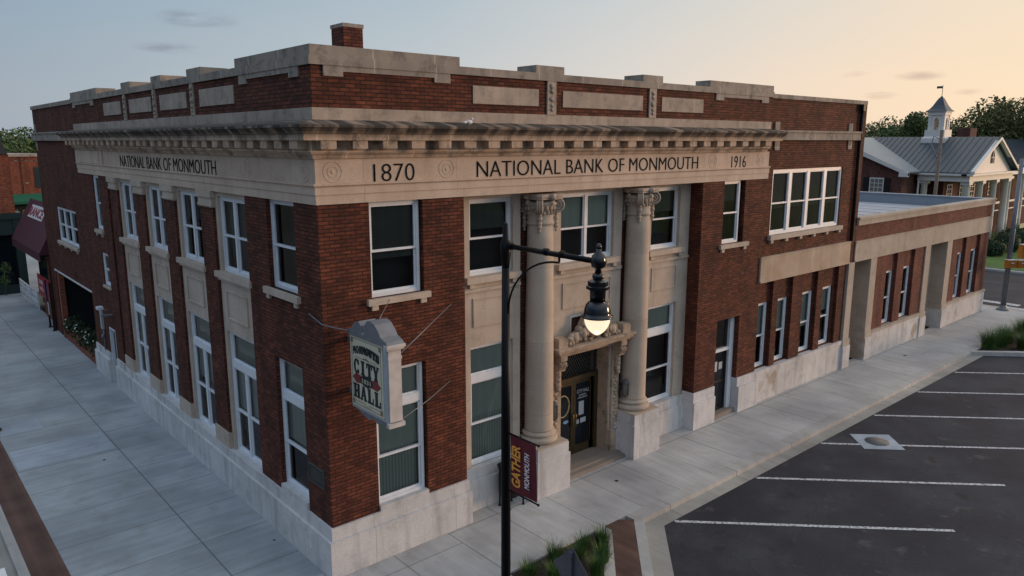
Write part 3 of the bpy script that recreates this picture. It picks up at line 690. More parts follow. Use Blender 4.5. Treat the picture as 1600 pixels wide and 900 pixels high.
# --- entablature: swept profile with mitred corner
def sweep(mb, prof, path, closed_prof=True):
    # path: list of (x,y) wall line with outward side known; prof list of (out, z)
    n = len(path); offs = []
    for i in range(n):
        nrm = []
        for j in (i - 1, i):
            if 0 <= j < n - 1:
                dx, dy = path[j + 1][0] - path[j][0], path[j + 1][1] - path[j][1]; l = math.hypot(dx, dy); nrm.append((-dy / l, dx / l))
        if len(nrm) == 1: offs.append(nrm[0])
        else:
            sx_, sy_ = nrm[0][0] + nrm[1][0], nrm[0][1] + nrm[1][1]; k = 1 + nrm[0][0] * nrm[1][0] + nrm[0][1] * nrm[1][1]; offs.append((sx_ / k, sy_ / k))
    m_ = len(prof)
    for i in range(n - 1):
        for j in range(m_ - 1 if not closed_prof else m_):
            a, b_ = prof[j], prof[(j + 1) % m_]
            P = lambda k, q: (path[k][0] + offs[k][0] * q[0], path[k][1] + offs[k][1] * q[0], q[1])
            mb.poly([P(i, a), P(i + 1, a), P(i + 1, b_), P(i, b_)])
    for k in (0, n - 1): mb.poly([(path[k][0] + offs[k][0] * q[0], path[k][1] + offs[k][1] * q[0], q[1]) for q in prof])
# outward normals: path runs left facade far end -> corner -> right facade end gives wrong side, so run right end -> corner -> left end reversed sign handled here
PATH = [(0.0, 20.0), (0.0, 0.0), (16.45, 0.0)]
def flip(prof): return [(-o, z) for o, z in prof]
en = MB(); sweep(en, flip([(-.1, 7.97), (.03, 7.97), (.03, 8.16), (.05, 8.16), (.05, 8.31), (.09, 8.34), (.09, 8.38), (.012, 8.38), (.012, 8.86), (-.1, 8.86)]), PATH)
ENT = part('entablature', en, 'entablature', B)
cn = MB()
PATHC = [(0.0, 19.95), (0.0, 0.0), (16.1, 0.0)]
PATHC2 = [(.45, 19.95), (0.0, 19.95), (0.0, 0.0), (16.15, 0.0), (16.15, .45)]
prof = [(-.2, 8.86), (.06, 8.86), (.08, 8.92), (.13, 8.96), (.15, 9.03), (.15, 9.21), (.40, 9.21), (.40, 9.33), (.43, 9.34), (.46, 9.38), (.52, 9.44), (.55, 9.45), (.55, 9.50), (.05, 9.60), (-.2, 9.60)]
sweep(cn, flip(prof), PATHC2)
x = .12
while x < 16.2: cn.box(x - .165, x + .165, -.37, -.14, 9.05, 9.208); cn.box(x - .14, x + .14, -.33, -.14, 9.03, 9.05); x += .68
y = .12
while y < 19.9: cn.box(-.37, -.14, y - .165, y + .165, 9.05, 9.208); cn.box(-.33, -.14, y - .14, y + .14, 9.03, 9.05); y += .68
part('cornice', cn, 'cornice_stone', B)
bc = MB(); bc.box(-.02, 16.44, -.02, .3, 9.60, 9.83); bc.box(-.02, .3, .3, 20.02, 9.60, 9.83)
bc.box(-.04, 16.44, -.04, .0, 9.80, 9.83) if False else None
part('blocking_course', bc, 'panel_stone', B)
# text
text('lettering', '1870', 'letter', ENT, (1.28, -.013, 8.38), (1, 0, 0), (0, 0, 1), 1.0, .36, bold=-.014)
text('lettering', 'NATIONAL BANK OF MONMOUTH', 'letter', ENT, (3.97, -.013, 8.39), (1, 0, 0), (0, 0, 1), 8.48, .36, bold=-.010)
text('lettering', '1916', 'letter', ENT, (14.23, -.013, 8.38), (1, 0, 0), (0, 0, 1), .82, .36, bold=-.014)
text('lettering', 'NATIONAL BANK OF MONMOUTH', 'letter', ENT, (-.013, 13.78, 8.37), (0, -1, 0), (0, 0, 1), 8.58, .36, bold=-.010)
rr = MB()
def ring(mb, c, F, r, t_=.009):
    pts = []
    for k in range(25):
        a = 2 * math.pi * k / 24; pts.append((c[0] + r * math.cos(a), -.012, c[1] + r * math.sin(a)) if F == 'R' else (-.012, c[0] + r * math.cos(a), c[1] + r * math.sin(a)))
    mb.tube(pts, t_, 6)
for u in (.36, 3.12, 13.2, 15.9): rr = MB(); ring(rr, (u, 8.6), 'R', .2); ring(rr, (u, 8.6), 'R', .11, .008); rr.blob((u, -.01, 8.6), (.05, .015, .05), 8); part('rosette', rr, 'entablature', ENT)
for u in (.42, 3.24): rr = MB(); ring(rr, (u, 8.6), 'L', .2); ring(rr, (u, 8.6), 'L', .11, .012); part('rosette', rr, 'entablature', ENT)
rr = MB()
for (a, b_) in ((16.4, 16.45), (19.6, 19.65)): rr = MB(); rr.box(-.075, -.05, a, b_, 8.45, 8.8); part('frieze_panel_edge', rr, 'entablature', ENT)
pj = MB(); pj.box(-.035, .0, 15.9, 20.01, 7.98, 8.15); pj.box(-.06, 0, 15.98, 20.012, 8.39, 8.845); part('corner_block', pj, 'entablature', ENT)
# --- coping, parapet blocks, panels
cp = MB()
cp.box(-.05, 16.47, -.05, .42, 10.62, 10.79); cp.box(-.05, .42, .42, 20.02, 10.62, 10.79)
cp.box(16.47, 23.47, .0, .42, 10.6, 10.74); cp.box(-.03, .42, 20.02, 28.45, 10.6, 10.76); cp.box(23.3, 23.48, .42, 28.4, 10.6, 10.74); cp.box(0.42, 23.4, 28.2, 28.44, 10.6, 10.74)
cp.box(.0, 3.53, .0, .5, 10.79, 10.99); cp.box(.0, .5, .5, 3.65, 10.79, 10.99)
cp.box(-.045, -.02, .6, 3.45, 10.80, 10.98) if False else None
for (a, b_) in ((5.78, 6.72), (9.75, 10.6)): cp.box(a, b_, -.03, .65, 10.79, 10.97)
cp.box(12.86, 16.44, -.03, .5, 10.79, 10.98)
for (a, b_) in ((5.75, 6.75), (8.85, 9.75), (11.9, 12.85)): cp.box(-.03, .65, a, b_, 10.79, 10.97)
cp.box(-.03, .6, 16.0, 19.98, 10.79, 10.99)
for (F, a, b_) in (('R', .25, 3.25), ('L', .46, 3.4), ('R', 13.2, 16.18), ('L', 16.55, 19.75)):
    cp.fb(F, a, b_, -.035, .05, 10.515, 10.618)
    for (c, e) in ((a, a + .42), (b_ - .42, b_)): cp.fb(F, c, e, -.036, .05, 10.42, 10.515)
part('coping', cp, 'coping_stone', B)
pa = MB()
for (a, b_) in ((3.88, 5.88), (6.7, 9.77), (10.61, 12.58)): pp = MB(); pp.box(a, b_, -.02, .1, 10.02, 10.41); part('parapet_panel', pp, 'panel_stone', B)
for (a, b_) in ((3.78, 5.98), (6.94, 9.13), (9.95, 12.16), (13.15, 15.25)): pp = MB(); pp.box(-.02, .1, a, b_, 10.03, 10.44); part('parapet_panel', pp, 'panel_stone', B)
for (a, b_) in ((6.15, 6.45), (10.03, 10.33)): pa.box(a, b_, -.04, .1, 9.83, 10.62)
for (a, b_) in ((6.35, 6.6), (9.45, 9.7), (12.5, 12.75)): pa.box(-.04, .1, a, b_, 9.83, 10.62)
for (xx, F) in ((6.3, 'R'), (10.18, 'R'), (6.475, 'L'), (9.575, 'L'), (12.625, 'L')):
    for k, (zz, r) in enumerate(((10.5, .08), (10.38, .07), (10.2, .09), (10.05, .06), (9.95, .05))): pa.blob((xx, -.045, zz) if F == 'R' else (-.045, xx, zz), (r, .035, r * .8) if F == 'R' else (.035, r, r * .8), 8, .2)
psplit('parapet_pilaster', pa, 'panel_stone', B)
bd = MB()
bd.box(16.75, 22.95, -.07, .1, 9.24, 9.50); bd.box(16.75, 22.98, -.11, .1, 9.50, 9.57)
for (a, z0, z1) in ((16.78, 9.57, 9.84), (16.82, 8.9, 9.24), (22.1, 9.57, 9.86), (22.15, 8.9, 9.24)): bd.box(a, a + .3, -.045 + .06, .1, z0, z1)
bd.box(-.10, .05, 20.04, 28.5, 9.2, 9.5); bd.box(-.14, .05, 20.04, 28.52, 9.5, 9.57)
for (a, z0, z1) in ((27.9, 9.57, 9.95), (27.9, 8.75, 9.2)): bd.box(-.0, .05, a, a + .3, z0, z1)
psplit('string_course', bd, 'coping_stone', B)
lb = MB(); lb.box(16.3, 22.94, -.06, .2, 4.46, 5.25); lb.box(16.3, 22.94, -.09, .2, 4.40, 4.47); lb.box(16.3, 22.94, -.075, .2, 5.25, 5.29); psplit('string_course', lb, 'band_stone', B)
ds = MB(); ds.tube([(23.03, -.03, 10.5), (23.03, -.03, 5.3)], .05, 8); ds.box(22.93, 23.13, -.1, .05, 10.35, 10.6); part('downspout', ds, 'black_matte', B)
# --- windows
window(B, 'R', 1.15, 2.43, 5.95, 7.97, .1, blind='blind_dark', sill=(1.02, 2.6, -.09, 5.81, 5.945))
window(B, 'R', 1.15, 2.43, 1.25, 4.35, .1, bar=(3.42, 3.62), blind='blind_shade', bz=2.4, lowblind='blind_vertical')
window(B, 'R', 13.95, 15.0, 5.95, 7.97, .1, blind='blind_dark', sill=(13.8, 15.42, -.09, 5.81, 5.945))
window(B, 'L', 1.07, 2.42, 6.0, 7.97, .1, blind=None, sill=(.92, 2.65, -.09, 5.85, 5.995))
window(B, 'L', 1.07, 2.42, 1.3, 4.40, .1, bar=(3.40, 3.60), blind='blind_shade', bz=2.4)
for (a, b_) in BAY:
    window(B, 'L', a + .165, b_ - .165, 5.95, 7.85, .14, cols=2, blind='blind_dark', sill=(a - .1, b_ + .08, -.06, 5.80, 5.945, 0) if True else None)
    window(B, 'L', a + .165, b_ - .165, 1.1, 4.40, .14, cols=2, bar=(3.42, 3.62), blind='blind_shade')
for (wa, wb, c) in ((4.1, 5.48, 1), (7.15, 9.25, 2), (10.92, 12.3, 1)):
    window(B, 'R', wa, wb, 6.0, 7.85, .55, cols=c, blind='blind_dark' if c == 1 else 'blind_shade', sill=(wa - .17, wb + .17, .32, 5.84, 5.995, 2))
    if c == 1: window(B, 'R', wa, wb, 1.12, 4.25, .55, bar=(3.3, 3.5), blind='blind_shade', bz=2.35 if wa < 5 else 3.4, lowblind='blind_vertical' if wa < 5 else None)
window(B, 'R', 16.9, 21.95, 6.0, 8.25, .1, cols=4, blind='blind_dark', sill=(16.8, 22.1, -.07, 5.84, 5.995, 6), mull=.2, fw=.1)
for (a, b_) in bays: window(B, 'R', a + .02, (b_ - .06 if b_ < 22 else 22.12), 1.25, 3.6, .22, blind='blind_shade')
window(B, 'L', 17.05, 17.95, 5.95, 7.97, .045, blind=None, sill=(16.95, 18.1, -.08, 5.82, 5.945))
window(B, 'L', 16.8, 17.68, 3.85, 5.1, .035, blind=None, sill=(16.75, 17.75, -.06, 3.76, 3.845, 0))
window(B, 'L', 21.5, 25.2, 4.8, 6.33, .05, cols=3, blind=None, sill=(21.5, 25.35, -.08, 4.67, 4.795, 4))
# --- columns
def column_part(cx, cy):
    c = bpy.data.objects.new('column', None); c.empty_display_size = .2; COL.objects.link(c); c.parent = B
    p = MB(); p.box(cx - .6, cx + .6, cy - .62, cy + .55, 0, 1.03); p.box(cx - .565, cx + .565, cy - .585, cy + .5, 1.03, 1.33); part('pedestal', p, 'plinth_stone', c)
    b_ = MB(); b_.box(cx - .55, cx + .55, cy - .57, cy + .5, 1.33, 1.37)
    prof = []
    for k in range(9): a = -math.pi / 2 + math.pi * k / 8; prof.append((.46 + .055 * math.cos(a), 1.445 + .075 * math.sin(a)))
    prof += [(.42, 1.53), (.415, 1.56)]
    for k in range(7): a = -math.pi / 2 + math.pi * k / 6; prof.append((.425 + .035 * math.cos(a), 1.605 + .04 * math.sin(a)))
    prof += [(.41, 1.65), (.395, 1.68)]
    b_.lathe(prof, (cx, cy, 0), 40); part('base', b_, 'column_stone', c)
    s_ = MB(); prof = [(.395, 1.68)]
    for k in range(13): q = k / 12; prof.append((.385 - .055 * q ** 1.6, 1.72 + (7.15 - 1.72) * q))
    s_.lathe(prof, (cx, cy, 0), 48); part('shaft', s_, 'column_stone', c)
    k_ = MB(); k_.lathe([(.33, 7.13), (.365, 7.16), (.365, 7.2), (.335, 7.23), (.34, 7.5), (.40, 7.62), (.44, 7.66), (.42, 7.7), (.34, 7.74)], (cx, cy, 0), 36)
    # concave abacus
    ab = []
    for q in range(4):
        a0 = math.pi / 4 + q * math.pi / 2
        ab += [(.60 * math.cos(a0 - .09), .60 * math.sin(a0 - .09)), (.60 * math.cos(a0 + .09), .60 * math.sin(a0 + .09))]
        for j in range(1, 6):
            a = a0 + .09 + (math.pi / 2 - .18) * j / 6; rr_ = .60 - .165 * math.sin(math.pi * j / 6); ab.append((rr_ * math.cos(a), rr_ * math.sin(a)))
    k_.prism(ab, (cx, cy, 7.84), (1, 0, 0), (0, 1, 0), (0, 0, 1), .07); k_.prism([(x * .95, y * .95) for x, y in ab], (cx, cy, 7.78), (1, 0, 0), (0, 1, 0), (0, 0, 1), .058)
    for q in range(4):     # diagonal volutes
        a = math.pi / 4 + q * math.pi / 2; dx, dy = math.cos(a), math.sin(a); tx, ty = -dy, dx
        for sd in (-.055, .0, .055):
            pts = []
            for j in range(30):
                th = j / 29 * 2.3 * 2 * math.pi; r = .185 * (1 - j / 29 * .86); ar = math.pi / 2 - th
                pts.append((cx + dx * (.43 + r * math.cos(ar)) + tx * sd, cy + dy * (.43 + r * math.cos(ar)) + ty * sd, 7.61 + r * math.sin(ar)))
            pts = [(cx + dx * .2 + tx * sd, cy + dy * .2 + ty * sd, 7.775)] + pts
            k_.tube(pts, .028, 6)
        disc = [(.13 * math.cos(t_ * math.pi / 8), .13 * math.sin(t_ * math.pi / 8)) for t_ in range(16)]
        k_.prism(disc, (cx + dx * .43 - tx * .05, cy + dy * .43 - ty * .05, 7.61), (dx, dy, 0), (0, 0, 1), (tx, ty, 0), .1)
        k_.blob((cx + dx * .43, cy + dy * .43, 7.61), (.05, .05, .05), 8)
        # hanging drops below volutes
        for zz, r in ((7.40, .055), (7.30, .065), (7.19, .055), (7.10, .062), (7.0, .042)): k_.blob((cx + dx * .40, cy + dy * .40, zz), (r, r, r * 1.1), 8, .15)
    for q in range(8):
        a = q * math.pi / 4 + (0 if q % 2 == 0 else 0); dx, dy = math.cos(a), math.sin(a)
        if q % 2 == 0:
            for zz, r, ro in ((7.85, .085, .46), (7.70, .07, .42)): k_.blob((cx + dx * ro, cy + dy * ro, zz), (r, r, r), 8, .2)
    for q in range(20):
        a = q * math.pi / 10; k_.blob((cx + .385 * math.cos(a), cy + .385 * math.sin(a), 7.56), (.045, .045, .07), 8, .1); k_.blob((cx + .355 * math.cos(a + .15), cy + .355 * math.sin(a + .15), 7.44), (.03, .03, .05), 6, .1)
    part('capital', k_, 'column_stone', c)
column_part(6.25, .29); column_part(10.1, .29)
# --- entrance
st_ = MB(); st_.box(6.86, 9.50, -.02, 1.3, 0, .10); st_.box(6.9, 9.46, .14, 1.3, .10, .158); part('entrance_step', st_, 'step_stone', B)
dw = MB()      # surround: hood, consoles, carved jambs
dw.box(6.72, 9.72, .0, .46, 3.66, 3.74); dw.box(6.78, 9.66, .05, .46, 3.60, 3.66); dw.box(6.66, 9.78, -.05, .46, 3.74, 3.80); dw.box(6.95, 9.5, .30, .46, 3.45, 3.6)
for cx in (6.98, 9.42):
    pts = []
    dw.box(cx - .12, cx + .12, .08, .46, 3.42, 3.60)
    for j in range(22):
        th = j / 21 * 4.2 * math.pi; r = .15 * (1 - j / 21 * .8); pts.append((cx, .22 - r * math.cos(th) * .9, 3.26 + r * math.sin(th)))
    for sd in (-.09, -.03, .03, .09): dw.tube([(x + sd, y, z) for x, y, z in pts], .032, 6)
    dw.box(cx - .12, cx + .12, .16, .46, 3.12, 3.42); dw.box(cx - .09, cx + .09, .28, .46, 2.75, 3.12)
    for zz, r in ((2.98, .09), (2.85, .085), (2.7, .1), (2.58, .07)): dw.blob((cx, .30, zz), (r, .07, r), 10, .2)
    dw.box(cx - .15, cx + .15, .38, .5, .7, 3.42)
    for k in range(16): zz = .95 + k * .105; dw.blob((cx + (.03 if k % 2 else -.03), .375, zz), (.075, .03, .05), 8, .25)
    dw.box(cx - .2, cx + .2, .33, .5, .15, .8)
dw.box(7.2, 7.24, .45, .95, .15, 3.45); dw.box(9.17, 9.21, .45, .95, .15, 3.45)
rnd = random.Random(3)
# carved group over the hood
for s_ in (-1, 1):
    cx = 8.2 + s_ * 1.28; dw.box(cx - .17, cx + .17, .05, .38, 3.80, 4.02); dw.box(cx - .14, cx + .14, .08, .38, 4.02, 4.06)
    for (ox, oz, r) in ((.96, 3.93, .15), (.78, 3.98, .17), (.6, 4.0, .16), (.45, 4.06, .17), (.3, 4.14, .15), (.9, 4.05, .08), (.55, 4.18, .11), (.38, 4.28, .1)):
        dw.blob((8.2 + s_ * ox, .2 + rnd.uniform(-.05, .05), oz), (r, r * .8, r * .85), 10, .22, rnd)
    pts = [(8.2 + s_ * (.42 - .1 * j / 8), .22, 4.1 + .06 * j) for j in range(9)]; dw.tube(pts, .05, 6)
    for j in range(8): a = j / 7; dw.blob((8.2 + s_ * (.5 - .35 * a), .22, 4.15 + .42 * a), (.08, .07, .07), 8, .3, rnd)
dw.blob((8.2, .2, 4.22), (.27, .17, .36), 14, .06, rnd); dw.blob((8.2, .17, 4.55), (.14, .12, .10), 10, .15, rnd); dw.blob((8.2, .1, 4.2), (.17, .12, .24), 12, .04, rnd)
for k in range(70):
    a = rnd.uniform(-1, 1); hgt = 3.86 + .62 * (1 - abs(a)) ** 1.3; zz = rnd.uniform(3.84, hgt); r = rnd.uniform(.035, .085)
    dw.blob((8.2 + a * 1.05, .13 + rnd.uniform(-.05, .08), zz), (r, r * .8, r * rnd.uniform(.6, 1.1)), 8, .35, rnd)
for s_ in (-1, 1):
    dw.prism([(s_ * .15, 0), (s_ * 1.02, 0), (s_ * .95, .16), (s_ * .7, .22), (s_ * .5, .38), (s_ * .36, .6), (s_ * .15, .78)][::s_], (8.2, .22, 3.80), (1, 0, 0), (0, 0, 1), (0, 1, 0), .14)
part('entrance_surround', dw, 'carved_stone', B)
tp = MB(); tp.box(7.55, 8.9, .56, .60, 3.75, 4.5); part('transom_panel', tp, 'brown_panel', B)
tpf = MB(); tpf.box(7.55, 8.9, .44, .56, 4.46, 4.50); tpf.box(7.55, 7.59, .44, .56, 3.8, 4.46); part('transom_frame', tpf, 'white_paint', B)
gr = MB(); gr.box(7.24, 9.17, .93, .97, 2.55, 3.45); part('transom_glass', gr, 'door_glass', B)
gm = MB()
for k in range(-6, 26):
    x = 7.24 + k * .10
    for s_ in (1, -1):
        a = (x, 2.55) if s_ == 1 else (x, 3.45); b_ = (x + .6, 2.55 + .9) if s_ == 1 else (x + .6, 3.45 - .9)
        t0 = max(0, (7.24 - a[0]) / .6); t1 = min(1, (9.17 - a[0]) / .6)
        if t1 > t0: gm.tube([(a[0] + .6 * t0, .90, a[1] + (b_[1] - a[1]) * t0), (a[0] + .6 * t1, .90, a[1] + (b_[1] - a[1]) * t1)], .009, 4)
part('transom_grille', gm, 'iron', B)
df = MB(); df.box(7.24, 9.17, .84, .98, 2.42, 2.56); df.box(7.24, 7.38, .84, .98, .15, 2.42); df.box(9.03, 9.17, .84, .98, .15, 2.42); df.box(8.9, 9.03, .9, .98, .15, 3.45); psplit('door_frame', df, 'bronze', B)
for k, (a, b_) in enumerate(((7.38, 8.2), (8.21, 9.03))):
    d_ = MB(); d_.box(a, b_, .9, .95, .16, .42); d_.box(a, b_, .9, .95, 2.3, 2.41); d_.box(a, a + .09, .9, .95, .42, 2.3); d_.box(b_ - .09, b_, .9, .95, .42, 2.3)
    D = part('door', d_, 'bronze', B)
    p = MB(); p.box(a + .09, b_ - .09, .92, .93, .42, 2.3); part('pane', p, 'door_glass', D)
    h = MB(); hx = b_ - .045 if k == 0 else a + .045; h.tube([(hx, .86, 1.0), (hx, .83, 1.02), (hx, .83, 1.4), (hx, .86, 1.42)], .018, 6); part('handle', h, 'brass', D)
    nt_ = MB()
    if k == 1:
        nt_.box(8.45, 8.66, .915, .919, 1.3, 1.72); nt_.box(8.33, 8.46, .915, .919, 1.05, 1.18); nt_.box(8.52, 8.75, .915, .919, 1.05, 1.2); nt_.box(8.4, 8.8, .915, .919, 1.82, 1.84)
        part('notice', nt_, 'notice', D)
        text('lettering', 'CITY HALL', 'notice', D, (8.36, .917, 1.98), (1, 0, 0), (0, 0, 1), .52, .11, .003); text('lettering', 'OPEN', 'notice', D, (8.45, .917, 1.87), (1, 0, 0), (0, 0, 1), .3, .07, .003)
    else:
        pts = [(7.78 + .25 * math.cos(j / 24 * 6.2832), .912, 1.72 + .32 * math.sin(j / 24 * 6.2832)) for j in range(25)]; nt_.tube(pts, .022, 6); part('emblem', nt_, 'sticker_gold', D)
        q = MB(); q.prism([(.11 * math.cos(j / 16 * 6.2832), .05 * math.sin(j / 16 * 6.2832)) for j in range(16)], (7.92, .915, 1.22), (1, 0, 0), (0, 0, 1), (0, 1, 0), .004); part('sticker', q, 'blue_label', D)
# side door in right pier
sd_ = MB(); sd_.box(13.95, 15.25, .0, .4, 0, .16); part('door_step', sd_, 'step_stone', B)
f_ = MB(); f_.box(13.95, 14.03, .2, .33, .16, 3.42); f_.box(15.02, 15.25, .18, .33, .16, 3.42); f_.box(14.03, 15.02, .2, .33, 3.34, 3.42); f_.box(14.03, 15.02, .19, .3, 2.25, 2.35); psplit('door_frame', f_, 'white_frame', B)
d_ = MB(); d_.box(14.03, 15.02, .26, .3, .16, .3); d_.box(14.03, 14.12, .26, .3, .3, 2.25); d_.box(14.93, 15.02, .26, .3, .3, 2.25); d_.box(14.12, 14.93, .26, .3, 1.15, 1.22); D = part('door', d_, 'black_matte', B)
p = MB(); p.box(14.12, 14.93, .28, .29, .3, 2.25); p.box(14.03, 15.02, .28, .29, 2.35, 3.34); part('pane', p, 'door_glass', D)
n_ = MB(); n_.box(14.25, 14.5, .274, .277, 1.55, 1.9); n_.box(14.6, 14.8, .274, .277, 1.6, 1.85); part('notice', n_, 'notice', D)
# left door
d_ = MB(); d_.box(.12, .16, 16.95, 17.7, .05, 2.15); D = part('door', d_, 'store_green', B)
f_ = MB(); f_.box(.0, .2, 16.88, 16.95, .0, 2.2); f_.box(.0, .2, 17.7, 17.77, .0, 2.2); f_.box(.0, .2, 16.95, 17.7, 2.13, 2.2); psplit('door_frame', f_, 'white_frame', B)
p = MB(); p.box(.112, .118, 17.1, 17.5, 1.1, 1.9); part('pane', p, 'door_glass', D)
h = MB(); h.blob((.08, 17.04, 1.05), (.04, .04, .04), 8); part('handle', h, 'brass', D)
# loading opening with planters
iv = MB(); iv.box(1.6, 1.7, 19.8, 27.4, 0, 3.3); iv.box(.33, 1.6, 19.8, 27.4, 3.18, 3.3); iv.box(.33, 1.6, 19.8, 19.9, 0, 3.18); iv.box(.33, 1.6, 27.3, 27.4, 0, 3.18); part('opening_shade_lining', iv, 'dark_room', B)  # dark lining added; the shade inside the opening is put into its colour
lt = MB(); lt.box(-.02, .05, 19.98, 27.25, 3.17, 3.23); part('lintel_edge', lt, 'white_paint', B)
pw = MB(); pw.box(.0, .25, 20.02, 24.0, 0, .62); pw.box(.02, .25, 24.0, 26.4, 0, .42); pw.box(-.02, .2, 26.4, 26.75, 0, 3.2); part('planter_wall', pw, 'brick_orange', B)
so = MB(); so.box(.25, .9, 20.02, 26.4, .1, .4); part('planter_soil', so, 'soil', B)
cpx = MB(); cpx.box(-.05, .28, 28.4, 28.8, 0, 3.55); cpx.box(-.09, .32, 28.36, 28.84, 3.55, 3.65); part('gate_pier', cpx, 'brick', B)

# ------------------------------------------------------------------ annex
A = thing('annex', 'long low brick wing with flat pale roof and stone band, right of the bank', 'building', (31.5, 0, 0))
aw = MB()
wall(aw, 'R', 0, 23.45, 39.55, 5.24, 5.88)
abay = ((25.55, 26.7, 27.72), (27.95, 28.5, 29.6), (34.1, 35.1, 36.15), (36.4, 37.0, 38.2))
for (a, b_, za) in ((25.5, 30.78, 0), (34.05, 39.55, 1)):
    for (p0, w0, w1_) in abay:
        if a <= p0 <= b_: wall(aw, 'R', .12, w0, w1_ + .05, 1.2, 4.46, [(w0 + .03, w1_, 1.22, 3.6)], rev=.12)
    segs = ((25.5, 26.7), (27.77, 28.5), (29.65, 30.78)) if za == 0 else ((34.05, 35.1), (36.2, 37.0), (38.25, 39.55))
    for (c, e) in segs: aw.box(c, e, 0, .2, 1.2, 4.46)
aw.poly([(39.55, 0, 0), (39.55, 14, 0), (39.55, 14, 5.9), (39.55, 0, 5.9)])
part('brick_wall', aw, 'brick_far', A)
as_ = MB()
as_.box(23.42, 39.62, -.05, .1, 4.46, 5.2); as_.box(23.42, 39.64, -.08, .1, 4.4, 4.47); as_.box(23.42, 39.64, -.07, .1, 5.2, 5.24)
as_.box(23.45, 39.68, -.08, .3, 5.88, 6.1); as_.box(23.45, 39.72, -.12, .3, 6.1, 6.2)
for (a, b_) in ((22.95, 23.45), (24.95, 25.52), (30.75, 31.35), (33.45, 34.08)):
    as_.box(a, b_, -.06, .62, 1.05, 4.4)
for (a, b_) in ((22.9, 23.5), (24.9, 25.57), (30.7, 31.4), (33.4, 34.13)): as_.box(a, b_, -.1, .62, .95, 1.2)
as_.box(23.45, 24.95, .6, .7, 0, 4.4); as_.box(31.35, 33.45, .6, .7, 0, 4.4)
psplit('stone_trim', as_, 'annex_stone', A)
ap = MB()
for (a, b_) in ((25.57, 30.7), (34.13, 39.62)): ap.box(a, b_, -.08, .3, 0, 1.08)
for (a, b_) in ((22.9, 23.5), (24.9, 25.57), (30.7, 31.4), (33.4, 34.13)): ap.box(a, b_, -.14, .62, 0, .95)
psplit('plinth', ap, 'plinth_stained', A)
ac = MB()
for (a, b_) in ((25.57, 30.7), (34.13, 39.66)): ac.box(a, b_, -.11, .2, 1.08, 1.2)
psplit('plinth_cap', ac, 'annex_stone', A)
ar = MB(); ar.box(23.45, 39.5, .3, 14, 5.4, 5.62); part('roof', ar, 'roof_membrane', A)
av = MB(); av.lathe([(.12, 5.62), (.12, 5.95), (.2, 5.97), (.2, 6.03), (.02, 6.08)], (29.0, 5.5, 0), 12); part('roof_vent', av, 'galvanised', A)
for k in range(8): av = MB(); av.box(25.2 + k * 1.85, 25.26 + k * 1.85, .32, 13.6, 5.62, 5.632); part('roof_seam', av, 'roof_curb', A)
ae = MB(); ae.box(39.2, 39.6, .3, 14, 5.62, 6.14); ae.box(39.15, 39.66, .3, 14, 6.14, 6.2); ae.box(23.45, 39.2, 13.7, 14, 5.6, 6.2); part('parapet', ae, 'roof_curb', A)
at = MB(); at.box(23.42, 23.6, .3, .5, 5.3, 6.0); part('parapet_end', at, 'annex_stone', A)
for (p0, w0, w1_) in abay: window(A, 'R', w0 + .03, w1_, 1.22, 3.6, .18, blind=None)
dd_ = MB(); dd_.box(23.7, 24.7, .55, .6, .05, 2.2); DD = part('door', dd_, 'bronze', A)

